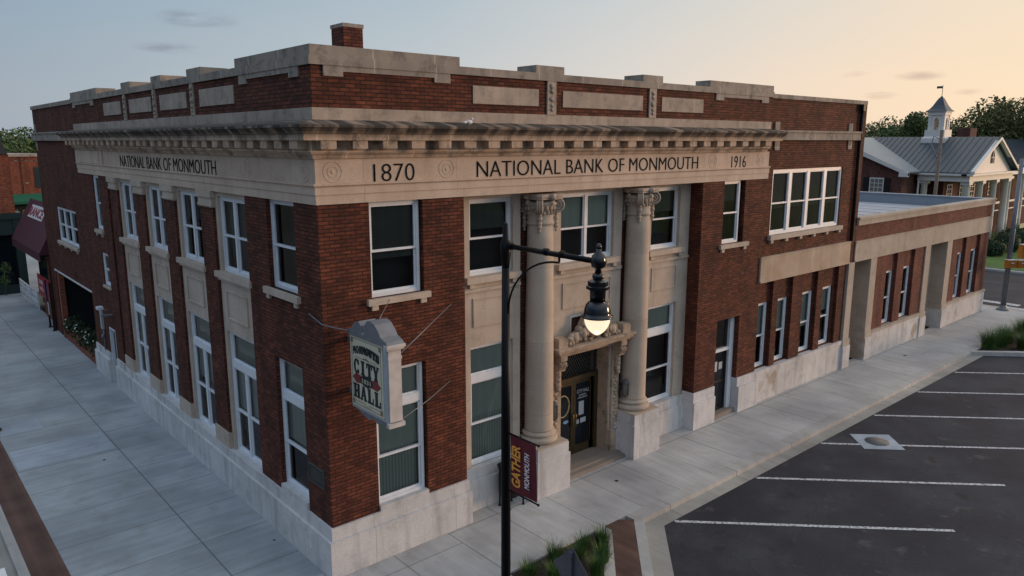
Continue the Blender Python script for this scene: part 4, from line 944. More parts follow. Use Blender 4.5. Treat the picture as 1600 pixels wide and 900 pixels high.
# ------------------------------------------------------------------ glyphs for the hanging sign
def glyph(ch):
    S = .34; q = []
    R4 = lambda x0, y0, x1, y1: q.append([(x0, y0), (x1, y0), (x1, y1), (x0, y1)])
    def slab(x, y, w=.5): R4(x - w / 2, y, x + w / 2, y + .13)
    if ch == 'I': R4(.5 - S / 2, 0, .5 + S / 2, 1); slab(.5, 0, .62); slab(.5, .87, .62)
    elif ch == 'T': R4(.5 - S / 2, 0, .5 + S / 2, 1); slab(.5, 0, .56); R4(.02, .84, .98, 1); R4(.02, .64, .13, .9); R4(.87, .64, .98, .9)
    elif ch == 'H': R4(.1, 0, .1 + S, 1); R4(.63, 0, .63 + S, 1); R4(.3, .42, .7, .58); [slab(x, y, .44) for x in (.235, .765) for y in (0, .87)]
    elif ch == 'A': q += [[(.08, .05), (.26, .05), (.56, 1), (.38, 1)], [(.62, .05), (.92, .05), (.66, 1), (.38, 1)]]; R4(.25, .28, .75, .4); slab(.17, 0, .36); slab(.78, 0, .42)
    elif ch == 'L': R4(.14, 0, .14 + S, 1); R4(.05, 0, .95, .14); slab(.28, .87, .46); R4(.83, 0, .95, .42)
    elif ch == 'Y': q += [[(.36, .42), (.62, .42), (.34, .95), (.06, .95)], [(.40, .42), (.62, .42), (.94, .95), (.76, .95)]]; R4(.5 - S / 2, 0, .5 + S / 2, .5); slab(.5, 0, .56); slab(.2, .87, .42); slab(.82, .87, .34)
    elif ch == 'M': R4(.06, 0, .22, 1); R4(.74, 0, .96, 1); q += [[(.1, 1), (.36, 1), (.58, .25), (.44, .25)], [(.44, .25), (.58, .25), (.86, 1), (.7, 1)]]; slab(.14, 0, .3); slab(.85, 0, .3); slab(.16, .87, .3); slab(.84, .87, .3)
    elif ch == 'N': R4(.1, 0, .24, 1); R4(.74, 0, .88, 1); q.append([(.1, 1), (.36, 1), (.88, 0), (.66, 0)]); slab(.17, 0, .32); slab(.81, .87, .32)
    elif ch == 'U': R4(.12, .2, .36, 1); R4(.72, .2, .86, 1); R4(.24, 0, .76, .2); slab(.24, .87, .4); slab(.79, .87, .32)
    elif ch in 'OC':
        n = 18; a0, a1 = (0, 2 * math.pi) if ch == 'O' else (.5, 2 * math.pi - .5)
        for k in range(n):
            a, b_ = a0 + (a1 - a0) * k / n, a0 + (a1 - a0) * (k + 1) / n
            q.append([(.5 + .46 * math.cos(a), .5 + .52 * math.sin(a)), (.5 + .46 * math.cos(b_), .5 + .52 * math.sin(b_)), (.5 + .19 * math.cos(b_), .5 + .38 * math.sin(b_)), (.5 + .19 * math.cos(a), .5 + .38 * math.sin(a))])
        if ch == 'C': R4(.78, .62, .92, .98); R4(.8, .05, .9, .3)
    return q
def word(mb, s, o, U, V, w, h, arch=0., gap=.12, depth=.006):
    o = Vector(o); U = Vector(U); V = Vector(V); Nn = U.cross(V); n = len(s); cw = w / (n + gap * (n - 1)); i = 0
    for k, ch in enumerate(s):
        for poly in glyph(ch):
            pts = []
            for (x, y) in poly:
                uu = (k * (1 + gap) + x) * cw; a = uu / w; pts.append((uu, y * h + arch * (1 - (2 * a - 1) ** 2)))
            i += 1; mb.prism(pts, o, U, V, Nn, depth + i * .00025)
SG = thing('hanging_sign', 'cream MONMOUTH CITY HALL sign with grey curled top, bracketed off the corner pier', 'sign', (.58, 0, 3.7))
SX0, SX1, SY0, SY1, SZ0, SZ1 = .42, .74, -.30, -1.72, 3.86, 5.42
b_ = MB(); b_.box(SX0, SX1, SY1 + .02, SY0 - .02, SZ0, SZ1); part('body', b_, 'sign_side', SG)
b_ = MB(); b_.box(SX0 + .02, SX1 - .02, SY1 - .015, SY1 + .02, SZ0 + .02, SZ1 - .12); b_.box(SX0 + .01, SX1 - .01, SY1 - .03, SY1 + .03, SZ1 - .30, SZ1 - .24); b_.box(SX0 - .01, SX1 + .01, SY1 - .035, SY1 + .03, SZ1 - .11, SZ1 - .06); part('end_panel', b_, 'sign_white', SG)
for s_ in (0, 1):
    b_ = MB(); xx = SX0 - .014 if s_ == 0 else SX1; b_.box(xx, xx + .014, SY1 + .16, SY0 - .05, SZ0 + .06, SZ1 - .04); FP = part('face', b_, 'sign_cream', SG)
    U = (0, -1, 0) if s_ == 0 else (0, 1, 0); xf = SX0 - .0145 if s_ == 0 else SX1 + .0145; y0 = SY0 - .05 if s_ == 0 else SY1 + .16; L_ = 1.21
    P = lambda u, z: (xf, y0 + U[1] * u, z)
    lt = MB()
    word(lt, 'MONMOUTH', P(.1, 5.0), U, (0, 0, 1), 1.0, .16, arch=.07); word(lt, 'CITY', P(.12, 4.62), U, (0, 0, 1), .96, .30); word(lt, 'HALL', P(.08, 4.10), U, (0, 0, 1), 1.05, .30)
    part('lettering', lt, 'sign_ink', FP)
    rb = MB(); Nn = Vector(U).cross(Vector((0, 0, 1)))
    rb.prism([(.06, .0), (.2, -.1), (.5, -.07), (.7, -.07), (1.0, -.1), (1.14, 0), (1.0, .1), (.7, .07), (.5, .07), (.2, .1)], P(0, 4.52), U, (0, 0, 1), Nn, .004); part('ribbon', rb, 'sign_red', FP)
    ov = MB(); ov.prism([(.6 + .24 * math.cos(j / 18 * 6.2832), .115 * math.sin(j / 18 * 6.2832)) for j in range(18)], P(0, 4.52), U, (0, 0, 1), Nn, .008); part('medallion', ov, 'sign_ink', FP)
    text('lettering', '1831', 'sign_cream', FP, Vector(P(.44, 4.47)) + Nn * .009, U, (0, 0, 1), .32, .09, .003)
    ln = MB(); zt, zb = SZ1 - .08, SZ0 + .1
    for (a, c, e, f_) in ((.05, L_ - .05, zt - .012, zt), (.05, L_ - .05, zb, zb + .012), (.05, .062, zb, zt), (L_ - .062, L_ - .05, zb, zt)):
        ln.prism([(a, e), (c, e), (c, f_), (a, f_)], (xf, y0, 0), U, (0, 0, 1), Nn, .003)
    for (a, zz) in ((.03, zt - .1), (L_ - .12, zt - .1), (.03, zb), (L_ - .12, zb)): ln.prism([(a, zz), (a + .09, zz), (a + .09, zz + .1), (a, zz + .1)], (xf, y0, 0), U, (0, 0, 1), Nn, .0045)
    for (a, c, zz) in ((.2, .5, 4.955), (.55, 1.0, 4.955), (.15, .55, 4.03), (.65, 1.1, 4.03), (.45, .75, 3.99)): ln.prism([(a, zz), (c, zz), (c, zz + .012), (a, zz + .012)], (xf, y0, 0), U, (0, 0, 1), Nn, .003)
    ln.prism([(.48, 4.95), (.72, 4.95), (.68, 4.985), (.62, 4.985), (.6, 5.01), (.56, 4.985), (.5, 4.985)], (xf, y0, 0), U, (0, 0, 1), Nn, .0035)
    part('border', ln, 'sign_line', FP)
# curled top: profile in (y, z)
L_ = SY0 - SY1
prof = [(-.04, -.04), (-.04, .06), (.06, .09), (.16, .12), (.22, .20), (.32, .27), (.44, .30), (.52, .22), (.53, .08), (.58, .03), (.64, .05), (.66, .25), (.76, .36), (.90, .38), (1.04, .34), (1.16, .24), (1.26, .12), (L_ + .02, .06), (L_ + .06, .0), (L_ + .06, -.04)]
b_ = MB(); b_.prism(prof, (SX0 - .03, SY0 + .0, SZ1), (0, -1, 0), (0, 0, 1), (1, 0, 0), SX1 - SX0 + .06)
prof2 = [(.0, 0), (L_, 0), (L_ - .02, -.06), (1.1, -.08), (.95, -.14), (.85, -.09), (.6, -.14), (.4, -.10), (.25, -.05)]
b_.prism(prof2, (SX0 + .02, SY0, SZ0), (0, -1, 0), (0, 0, 1), (1, 0, 0), SX1 - SX0 - .04); psplit('curled_crest', b_, 'sign_blue', SG)
b_ = MB(); b_.box(SX0 - .045, SX1 + .045, SY1 - .09, SY1 + .05, SZ1 - .055, SZ1 + .005); b_.box(SX0 - .03, SX1 + .03, SY1 - .06, SY1 + .05, SZ1 - .10, SZ1 - .055); b_.box(SX0 - .02, SX1 + .02, SY1 - .04, SY1 + .06, SZ0 - .09, SZ0 - .0); psplit('end_cap', b_, 'sign_white', SG)
b_ = MB()
for zz in (4.1, 5.2): b_.box(.53, .63, SY0 - .03, .0, zz - .05, zz + .05)
b_.tube([(.72, SY1 + .02, 5.2), (3.2, .0, 5.54)], .012, 5); b_.tube([(.72, SY1 + .02, SZ0 + .02), (2.0, -.8, 3.76), (3.13, .0, 3.72)], .012, 5)
b_.tube([(.45, SY0 - .1, SZ1 + .02), (.2, -.15, 5.5), (-.02, -.02, 5.58), (-.02, .55, 5.71)], .016, 5); b_.tube([(.58, -1.2, SZ1 + .38), (1.6, .0, 5.9)], .008, 5)
part('guy_rod', b_, 'galvanised', SG)

# ------------------------------------------------------------------ lamp post
LX, LY = .98, -4.5
LP = thing('street_lamp', 'tall black street lamp with one lit teardrop lantern on a long arm', 'street lamp', (LX, LY, 0))
b_ = MB(); b_.lathe([(.19, 0), (.19, .05), (.16, .1), (.15, .5), (.11, .6), (.085, .75), (.078, 4.5), (.062, 7.2)], (LX, LY, 0), 20); part('pole', b_, 'black_metal', LP)
b_ = MB(); b_.lathe([(.062, 7.2), (.07, 7.3), (.085, 7.42), (.085, 7.62), (.05, 7.66), (.042, 7.9), (.02, 7.93)], (LX, LY, 0), 16); part('pole_cap', b_, 'black_metal', LP)
b_ = MB(); pts = [(LX, LY, 7.56), (LX, LY - 2.0, 7.54)]; b_.tube(pts, [.042, .042], 10)
for yy in (.1, .9, 1.25): b_.tube([(LX, LY - yy, 7.56), (LX, LY - yy - .07, 7.56)], .058, 10)
b_.tube([(LX, LY - 1.22, 7.56), (LX, LY - 1.22, 7.44)], .018, 6); part('arm', b_, 'black_metal', LP)
b_ = MB(); pts = []
for j in range(13):
    a = j / 12 * math.pi / 2; pts.append((LX, LY - .06 - 1.16 * (1 - math.cos(a)), 6.45 + .98 * math.sin(a)))
b_.tube(pts, .017, 6); part('brace', b_, 'black_metal', LP)
ly = LY - 2.0
b_ = MB(); b_.lathe([(.03, 7.70), (.045, 7.74), (.03, 7.79), (.0, 7.8)], (LX, ly, 0), 12, cap=False); b_.lathe([(.05, 7.38), (.04, 7.44), (.10, 7.47), (.115, 7.55), (.09, 7.63), (.04, 7.68), (.04, 7.72)], (LX, ly, 0), 14); b_.lathe([(.05, 7.27), (.085, 7.31), (.085, 7.35), (.04, 7.39)], (LX, ly, 0), 12)
b_.lathe([(.125, 7.14), (.165, 7.15), (.165, 7.19), (.145, 7.20), (.145, 7.26), (.05, 7.31)], (LX, ly, 0), 8, smooth=False); part('lantern_cap', b_, 'black_gloss', LP)
b_ = MB(); prof = [(.115, 7.15), (.11, 6.97)]
for k in range(8): a = k / 7 * math.pi / 2; prof.append((.11 + .085 * math.sin(a), 6.97 - .20 * (1 - math.cos(a))))
prof += [(.225, 6.765), (.225, 6.74), (.19, 6.735)]
b_.lathe(prof, (LX, ly, 0), 28, cap=False); part('lamp_shade', b_, 'black_gloss', LP)
b_ = MB(); prof = []
for k in range(13): a = k / 12; prof.append((max(.002, .186 * (1 - a ** 2.2) ** .72), 6.745 - .27 * a))
b_.lathe(prof, (LX, ly, 0), 28, cap=False); part('globe', b_, 'globe_glass', LP)
ld = bpy.data.lights.new('lamp_bulb', 'POINT'); ld.energy = 6; ld.color = (1, .72, .45); ld.shadow_soft_size = .12
lo = bpy.data.objects.new('lamp_bulb', ld); COL.objects.link(lo); lo.parent = LP; lo.location = (0, -2.0, 6.22)
# banner on the pole
BN = thing('banner', 'dark red vertical banner reading GATHER MONMOUTH hung low on the street lamp post', 'banner', (LX, LY - .35, 3.6))
b_ = MB(); zt, zb = 4.40, 3.40; y0, y1 = LY - .12, LY - .76; n_ = 10
for j in range(n_):
    for i in range(6):
        def Q(a, c): return (LX + .018 * math.sin(a * 5 + c * 3), y0 + (y1 - y0) * a, zt + (zb - zt) * c + .02 * math.sin(a * 3.1) * c)
        a0, a1, c0, c1 = i / 6, (i + 1) / 6, j / n_, (j + 1) / n_; b_.poly([Q(a0, c0), Q(a1, c0), Q(a1, c1), Q(a0, c1)], True)
FB = part('cloth', b_, 'banner_red', BN)
text('lettering', 'GATHER', 'banner_gold', FB, (LX - .026, LY - .40, 3.52), (0, 0, 1), (0, 1, 0), .74, .22, .003, bold=.03, shear=.12)
text('lettering', 'MONMOUTH', 'banner_white', FB, (LX - .026, LY - .62, 3.58), (0, 0, 1), (0, 1, 0), .62, .12, .003, bold=.02, shear=.12)
for ob in [o for o in FB.children]:
    pass
b_ = MB()
for zz in (4.41, 3.39): b_.tube([(LX, LY, zz), (LX, y1 - .04, zz)], .014, 6); b_.blob((LX, y1 - .05, zz), (.025, .025, .025), 8)
psplit('banner_arm', b_, 'black_metal', BN)
# litter bin / black stand behind the post
LB = thing('litter_bin', 'black litter bin on thin legs with white emblem, behind the lamp post', 'litter bin', (4.95, -.05, 0))
b_ = MB(); b_.lathe([(.22, .28), (.27, .32), (.28, .95), (.24, 1.0)], (4.95, -.02, 0), 20); part('body', b_, 'black_matte', LB)
b_ = MB(); b_.lathe([(.28, 1.0), (.29, 1.03), (.24, 1.15), (.12, 1.24), (.02, 1.26)], (4.95, -.02, 0), 20); b_.tube([(4.6, -.02, 1.18), (4.66, -.02, 1.18)], .07, 12); part('lid', b_, 'black_matte', LB)
for (dx, dy) in ((-.17, -.2), (.3, -.2), (.2, .15), (-.2, .15)):
    b_ = MB(); b_.tube([(4.95 + dx, -.02 + dy, .0), (4.95 + dx * .9, -.02 + dy, .95)], .022, 6); b_.lathe([(.04, 0), (.04, .02), (.02, .03)], (4.95 + dx, -.02 + dy, 0), 8); part('leg', b_, 'black_matte', LB)
text('emblem', 'Om', 'banner_white', LB, (4.70, -.325, .60), (.35, 0, .94), (-.94, 0, .35), .3, .12, .004, shear=.3) if False else None
b_ = MB(); b_.tube([(4.80, -.28, .82), (4.86, -.29, .86), (4.92, -.3, .82), (4.86, -.29, .76), (4.82, -.29, .66), (4.84, -.29, .6), (4.9, -.3, .55)], .012, 5); part('emblem', b_, 'banner_white', LB)

# near road sign seen from behind
SP = thing('road_sign', 'bare grey back of a diamond road sign above the near grass planter', 'sign', (1.11, -5.96, 0))
b_ = MB(); h_ = .43; b_.prism([(0, h_), (h_ + .0, 0), (0, -h_), (-h_, 0)], (1.12, -5.96, 2.44), (0, -1, 0), (0, 0, 1), (1, 0, 0), .004); part('plate', b_, 'sign_back', SP)
b_ = MB(); b_.box(1.07, 1.118, -5.985, -5.935, 0, 2.80); b_.blob((1.068, -5.96, 2.70), (.012, .018, .018), 8); b_.blob((1.068, -5.96, 2.18), (.012, .018, .018), 8); part('post', b_, 'sign_back', SP)

# wall fittings
for (x, lab) in ((9.66, 'dark bronze wall lantern on the stone jamb right of the bank doors'), (6.74, 'dark bronze wall lantern left of the bank doors, half hidden by the column')):
    t0 = thing('wall_lantern', lab, 'wall light', (x, .36, 1.9), 'lanterns beside the entrance')
    b_ = MB(); b_.box(x - .03, x + .03, .24, .38, 2.18, 2.22); b_.box(x - .04, x + .04, .36, .38, 1.95, 2.28); b_.lathe([(.10, 2.2), (.12, 2.22), (.06, 2.3), (.01, 2.34)], (x, .2, 0), 8, smooth=False); b_.lathe([(.02, 1.78), (.08, 1.82), (.09, 1.84)], (x, .2, 0), 8, smooth=False)
    for k in range(8): a = k * math.pi / 4; b_.tube([(x + .085 * math.cos(a), .2 + .085 * math.sin(a), 1.83), (x + .1 * math.cos(a), .2 + .1 * math.sin(a), 2.21)], .01, 4)
    part('lantern_body', b_, 'iron', t0)
    b_ = MB(); b_.lathe([(.075, 1.84), (.09, 2.2)], (x, .2, 0), 8, smooth=False); part('glass', b_, 'lantern_glass', t0)
PQ = thing('plaque', 'small dark bronze plaque on the corner pier low on the left facade', 'plaque', (0, .6, 2.1))
b_ = MB(); b_.box(-.02, 0, .27, .93, 1.93, 2.31); part('plate', b_, 'plaque_bronze', PQ)
b_ = MB()
for (y0_, y1_, z0_, z1_) in ((.25, .95, 2.31, 2.335), (.25, .95, 1.905, 1.93), (.25, .27, 1.93, 2.31), (.93, .95, 1.93, 2.31)): b_.box(-.028, 0, y0_, y1_, z0_, z1_)
for k in range(4): b_.box(-.024, -.02, .38, .82, 2.02 + k * .06, 2.04 + k * .06)
part('rim', b_, 'iron', PQ)
FL = thing('floodlight', 'pale floodlight on an arm above the small door of the left facade', 'wall light', (0, 17.3, 2.9))
b_ = MB(); b_.box(-.40, -.2, 17.4, 17.7, 2.95, 3.05); part('head', b_, 'white_frame', FL)
b_ = MB(); b_.tube([(0, 17.3, 2.9), (-.3, 17.5, 2.95)], .02, 6); b_.box(-.4, 0, 16.9, 17.1, 2.78, 2.82); part('arm', b_, 'galvanised', FL)
DP = thing('wall_pipe', 'white meter box with a pipe running down the brick beside the small door', 'pipe', (0, 18.6, .9))
b_ = MB(); b_.box(-.08, 0, 18.5, 18.72, 1.95, 2.75); part('box', b_, 'galvanised_pale', DP)
b_ = MB(); b_.tube([(-.06, 18.4, 1.95), (-.06, 18.4, 1.14)], .03, 6); b_.blob((-.1, 18.4, 1.7), (.07, .07, .09), 8); part('pipe', b_, 'galvanised', DP)
BK = thing('bird', 'small white bird perched on the cornice above the BANK lettering', 'bird', (3.45, -.42, 9.52)) 
b_ = MB(); b_.blob((3.45, -.42, 9.60), (.09, .05, .05), 10); b_.blob((3.53, -.42, 9.66), (.035, .03, .035), 8); b_.tube([(3.37, -.42, 9.60), (3.27, -.42, 9.58)], [.03, .012], 6); b_.tube([(3.45, -.42, 9.57), (3.45, -.42, 9.50)], .008, 4); part('body', b_, 'white_paint', BK)

# ------------------------------------------------------------------ plants
def blades(mb, cx, cy, z, h, r, n, rnd):
    for k in range(n):
        a = rnd.uniform(0, 6.2832); q = rnd.random() ** .5 * r * .45; x, y = cx + q * math.cos(a), cy + q * math.sin(a)
        hh = h * rnd.uniform(.55, 1.1); lean = rnd.uniform(.1, .95) * r; a2 = a + rnd.uniform(-.6, .6); w = rnd.uniform(.005, .011)
        px, py = -math.sin(a2) * w, math.cos(a2) * w; pr = None
        for j in range(5):
            t_ = j / 4; X = x + math.cos(a2) * lean * t_ ** 2; Y = y + math.sin(a2) * lean * t_ ** 2; Z = z + hh * (t_ - .12 * t_ ** 3); ww = 1 - t_ * .9
            c = [(X - px * ww, Y - py * ww, Z), (X + px * ww, Y + py * ww, Z)]
            if pr: mb.poly([pr[0], pr[1], c[1], c[0]])
            pr = c
rg = random.Random(11)
near = [(5.22, -2.98, 'right end of the near planter, by the brick strip'), (4.72, -2.85, 'back row just right of the road sign'), (4.25, -3.05, 'directly behind the road sign'), (3.85, -2.80, 'back row left of the road sign'), (3.05, -2.85, 'left end of the near planter beside the lamp post'), (4.78, -3.4, 'front row under the right edge of the road sign'), (3.35, -3.35, 'front row at the bottom edge left of the road sign'), (4.2, -3.75, 'lowest one, cut by the bottom edge of the picture')]
for i, (x, y, lab) in enumerate(near):
    b_ = MB(); blades(b_, x, y, -.04, rg.uniform(.54, .70), rg.uniform(.24, .30), 330, rg)
    tag(b_.build('ornamental_grass', 'grass_blade'), 'green ornamental grass clump, ' + lab, 'grass clump', 'grass clumps in the near planter')
words = ['first clump at the left tip', 'second clump from the left tip', 'third clump from the left tip', 'fourth clump from the left tip', 'fifth clump from the left tip', 'clump in the front row, leftmost', 'clump in the front row, middle', 'clump in the front row, at the right edge', 'clump at the back right edge']
for i, (x, y) in enumerate(((31.2, -3.0), (32.1, -3.25), (33.0, -3.1), (33.9, -3.5), (35.0, -3.4), (32.3, -4.1), (33.3, -4.8), (34.4, -5.4), (35.6, -4.5))):
    b_ = MB(); blades(b_, x, y, -.04, rg.uniform(.85, 1.1), rg.uniform(.55, .7), 620, rg)
    for q in range(len(b_.v)): pass
    tag(b_.build('ornamental_grass', 'grass_blade'), 'dark green grass in the far planter by the parking bays, ' + words[i], 'grass clump', 'grass clumps in the far planter')
def crown(mb, lobes, n, s, rnd):
    for k in range(n):
        c, r = lobes[rnd.randrange(len(lobes))]
        while True:
            v_ = Vector((rnd.uniform(-1, 1), rnd.uniform(-1, 1), rnd.uniform(-1, 1)))
            if .25 < v_.length <= 1: break
        v_ = v_ * (.55 + .45 * rnd.random()) if rnd.random() < .4 else v_.normalized() * rnd.uniform(.72, 1.06)
        p = Vector(c) + Vector((v_.x * r[0], v_.y * r[1], v_.z * r[2])); ss = s * rnd.uniform(.5, 1.3)
        a = Vector((rnd.uniform(-1, 1), rnd.uniform(-1, 1), rnd.uniform(-1, 1))).normalized(); b2 = a.cross(Vector((rnd.uniform(-1, 1), rnd.uniform(-1, 1), rnd.uniform(-1, 1)))).normalized()
        mb.poly([p - a * ss, p + b2 * ss * .6, p + a * ss, p - b2 * ss * .6])
def tree(x, y, h, w, lab, rnd, mat='leaf_far', n=5200, name='broadleaf_tree', group=None, base=.2):
    t0 = thing(name, lab, 'tree', (x, y, 0), group)
    b_ = MB(); b_.tube([(x, y, 0), (x + .2, y, h * .3), (x, y + .2, h * .75)], [h * .03, h * .022, h * .006], 8)
    lobes = []
    for k in range(13):
        a = rnd.uniform(0, 6.28); q = rnd.random() ** .7 * w * .36; z = h * rnd.uniform(base + .12, .86); shrink = 1 - .45 * max(0, (z / h - .55) / .45)
        cx, cy = x + q * math.cos(a) * shrink, y + q * math.sin(a) * shrink; rr_ = w * rnd.uniform(.13, .24)
        lobes.append(((cx, cy, z), (rr_, rr_, rr_ * .8))); b_.tube([(x, y, h * .3), ((x + cx) / 2, (y + cy) / 2, (h * .35 + z) / 2), (cx, cy, z)], [h * .012, h * .008, h * .003], 5)
    part('trunk', b_, 'bark', t0)
    c = MB(); crown(c, lobes, n, w * .019, rnd); part('crown', c, mat, t0)
rt = random.Random(5)
def azp(az, D): return (-6.78 + D * math.cos(R_(az)), -13.54 + D * math.sin(R_(az)))
for (az_, D, h, w, lab, mt_) in ((24.6, 118, 11.2, 9, 'low tree top beside the brick corner of the bank, left of the grey roof', 'leaf_far'),
        (23.3, 128, 14.0, 11, 'rounded dark tree left of the cupola, nearer the bank corner', 'leaf_far'), (22.1, 120, 13.6, 11, 'broad dark tree in the middle of the clump left of the cupola', 'leaf_far'), (21.2, 116, 14.4, 9, 'tallest tree of the clump left of the cupola', 'leaf_far'),
        (20.4, 135, 11.2, 9, 'low tree just left of the white cupola', 'leaf_far'), (18.7, 120, 13.2, 9, 'dark tree just right of the white cupola', 'leaf_far'), (17.8, 116, 13.4, 10, 'tree between the cupola and the far chimney', 'leaf_sunlit'), (16.7, 112, 15.2, 11, 'tall sunlit tree rising behind the far brick chimney', 'leaf_sunlit'), (15.6, 118, 15.0, 12, 'sunlit tree right of the far chimney near the right edge', 'leaf_sunlit'), (14.5, 112, 14.5, 11, 'sunlit tree cut by the right edge of the picture', 'leaf_sunlit')):
    x, y = azp(az_, D); tree(x, y, h, w, lab, rt, mt_, n=9000, group='trees behind the grey roofed house')
for (az_, D, h, w, lab) in ((81.0, 128, 13.0, 12, 'tall pale green tree next to the left end of the bank parapet'), (82.2, 124, 11.0, 12, 'green tree behind the red brick shop at left, beside the tall mast'), (83.4, 120, 10.2, 11, 'low tree at left, nearest the dark turret')):
    x, y = azp(az_, D); tree(x, y, h, w, lab, rt, 'leaf', n=9000, group='trees behind the shops at left')
x, y = 58.0, 22; 
# ------------------------------------------------------------------ house with white columns
H = thing('portico_house', 'red brick house with grey metal roof, white cupola and tall white columns', 'house', (66, 12, 0))
X0, X1, YF, YB = 60.9, 71.3, 8.2, 18.3; XC = (X0 + X1) / 2; ZE, ZR = 6.75, 9.46
hw = MB(); hw.box(X0 + 1.8, X1, YF + 2.4, YB + 12, 0, ZE); hw.box(58.4, 75, 12.3, 24.6, 0, ZE - .05); hw.box(X1, 100, YF + 3.5, 22, 0, ZE)
hw.prism([(12.3, ZE - .05), (24.6, ZE - .05), (18.3, 9.4)], (58.4, 0, 0), (0, 1, 0), (0, 0, 1), (1, 0, 0), .3)
part('wall', hw, 'brick_plum', H)
hr = MB()
def slab4(mb, a, b_, c, d_, th=.12):
    mb.hexa([a, b_, c, d_] + [(p[0], p[1], p[2] + th) for p in (a, b_, c, d_)])
slab4(hr, (X0 - .3, YF - .5, ZE - .15), (XC, YF - .5, ZR), (XC, YB + 8, ZR), (X0 - .3, YB + 8, ZE - .15))
slab4(hr, (XC, YF - .5, ZR), (X1 + .3, YF - .5, ZE - .15), (X1 + .3, YB, ZE - .15), (XC, YB, ZR))
k = 0; y = YF - .4
while y < YB + 7:
    hr.hexa([(X0 - .3, y, ZE - .03), (X0 - .3, y + .03, ZE - .03), (XC, y + .03, ZR + .12), (XC, y, ZR + .12)] + [(X0 - .3, y, ZE + .02), (X0 - .3, y + .03, ZE + .02), (XC, y + .03, ZR + .165), (XC, y, ZR + .165)]); y += .48
# wing to the right
slab4(hr, (X1 + .1, YF + 2.8, ZE), (100, YF + 2.8, ZE), (100, 15, 9.3), (X1 - 3, 15, 9.3)); slab4(hr, (X1 - 3, 15, 9.3), (100, 15, 9.3), (100, 22, ZE), (X1 - 3, 22, ZE))
x = X1 + .2
while x < 99: hr.hexa([(x, YF + 2.8, ZE + .12), (x + .05, YF + 2.8, ZE + .12), (x + .05, 15, 9.42), (x, 15, 9.42), (x, YF + 2.8, ZE + .19), (x + .05, YF + 2.8, ZE + .19), (x + .05, 15, 9.49), (x, 15, 9.49)]); x += .6
HR = part('roof', hr, 'metal_roof', H)
hg = MB(); slab4(hg, (58.0, 11.8, ZE - .12), (X0 + 5, 11.8, ZE - .12), (X0 + 5, 18.3, 9.42), (58.0, 18.3, 9.42)); slab4(hg, (58.0, 18.3, 9.42), (76, 18.3, 9.42), (76, 24.8, ZE - .12), (58.0, 24.8, ZE - .12)); part('side_roof', hg, 'metal_roof_sheen', H)
ch = MB(); ch.box(78, 79.8, 14, 15.2, 8, 10.5); part('chimney', ch, 'brick_plum', HR)
pd = MB(); pd.prism([(X0 - .1, ZE - .1), (X1 + .1, ZE - .1), (XC, ZR - .05)], (0, YF, 0), (1, 0, 0), (0, 0, 1), (0, 1, 0), .2)
for (a, c) in (((X0 - .4, ZE - .1), (XC, ZR + .12)), ((X1 + .4, ZE - .1), (XC, ZR + .12))):
    sgn = 1; pd.prism([(a[0], a[1] - .02), (c[0], c[1] - .22), (c[0], c[1] - .02), (a[0], a[1] + .2)][:: 1], (0, YF - .55, 0), (1, 0, 0), (0, 0, 1), (0, 1, 0), .3)
pd.box(X0 - .4, X1 + .4, YF - .45, YF + .4, ZE - .28, ZE - .1); pd.box(X0 - .15, X1 + .15, YF - .15, YF + .4, ZE - .75, ZE - .28); pd.box(X0 - .15, X0 + .4, YF + .4, 12.0, ZE - .75, ZE - .28); pd.box(X0 - .4, X0, YF, YB - 5, ZE - .28, ZE - .12)
pd.box(57.9, 58.25, 11.7, 12.4, ZE - .4, ZE - .05)
pd.prism([(11.7, ZE - .32), (18.3, 9.15), (18.3, 9.45), (11.7, ZE - .05)], (57.95, 0, 0), (0, 1, 0), (0, 0, 1), (1, 0, 0), .25)
part('pediment', pd, 'house_white', H)
ov = MB(); ov.prism([(.45 * math.cos(j / 16 * 3.1416), .15 + .55 * math.sin(j / 16 * 3.1416)) for j in range(17)] + [(-.45, -.35), (.45, -.35)], (XC, YF - .03, 7.75), (1, 0, 0), (0, 0, 1), (0, 1, 0), .05); part('attic_window', ov, 'dark_room', H)
ovf = MB(); ovf.box(XC - .03, XC + .03, YF - .06, YF, 7.4, 8.4); ovf.box(XC - .45, XC + .45, YF - .06, YF, 7.85, 7.91); part('attic_window_bars', ovf, 'house_white', H)
cols = [(X0 + .35, YF + .2), (X0 + 3.5, YF + .2), (X0 + 6.9, YF + .2), (X1 - .35, YF + .2), (X0 + .35, 11.6), (76, 9.6), (80, 9.6), (84, 9.6), (88, 9.6), (92, 9.6)]
for (x, y) in cols:
    c = MB(); c.box(x - .36, x + .36, y - .36, y + .36, 0, .25); c.lathe([(.3, .25), (.29, 2), (.25, 5.6), (.3, 5.65), (.3, 5.75)], (x, y, 0), 18); c.box(x - .34, x + .34, y - .34, y + .34, 5.75, 6.0); part('column', c, 'house_white', H)
pb = MB(); pb.box(72, 96, 9.2, 11, ZE - .6, ZE - .1); pb.box(62, 96, 10.4, 10.5, 3.3, 3.5); pb.box(62, 96, 10.4, 10.5, 2.6, 2.7); pb.box(60.9, 61.1, 8.6, 12, 3.3, 3.5); part('balcony_rail', pb, 'house_white', H)
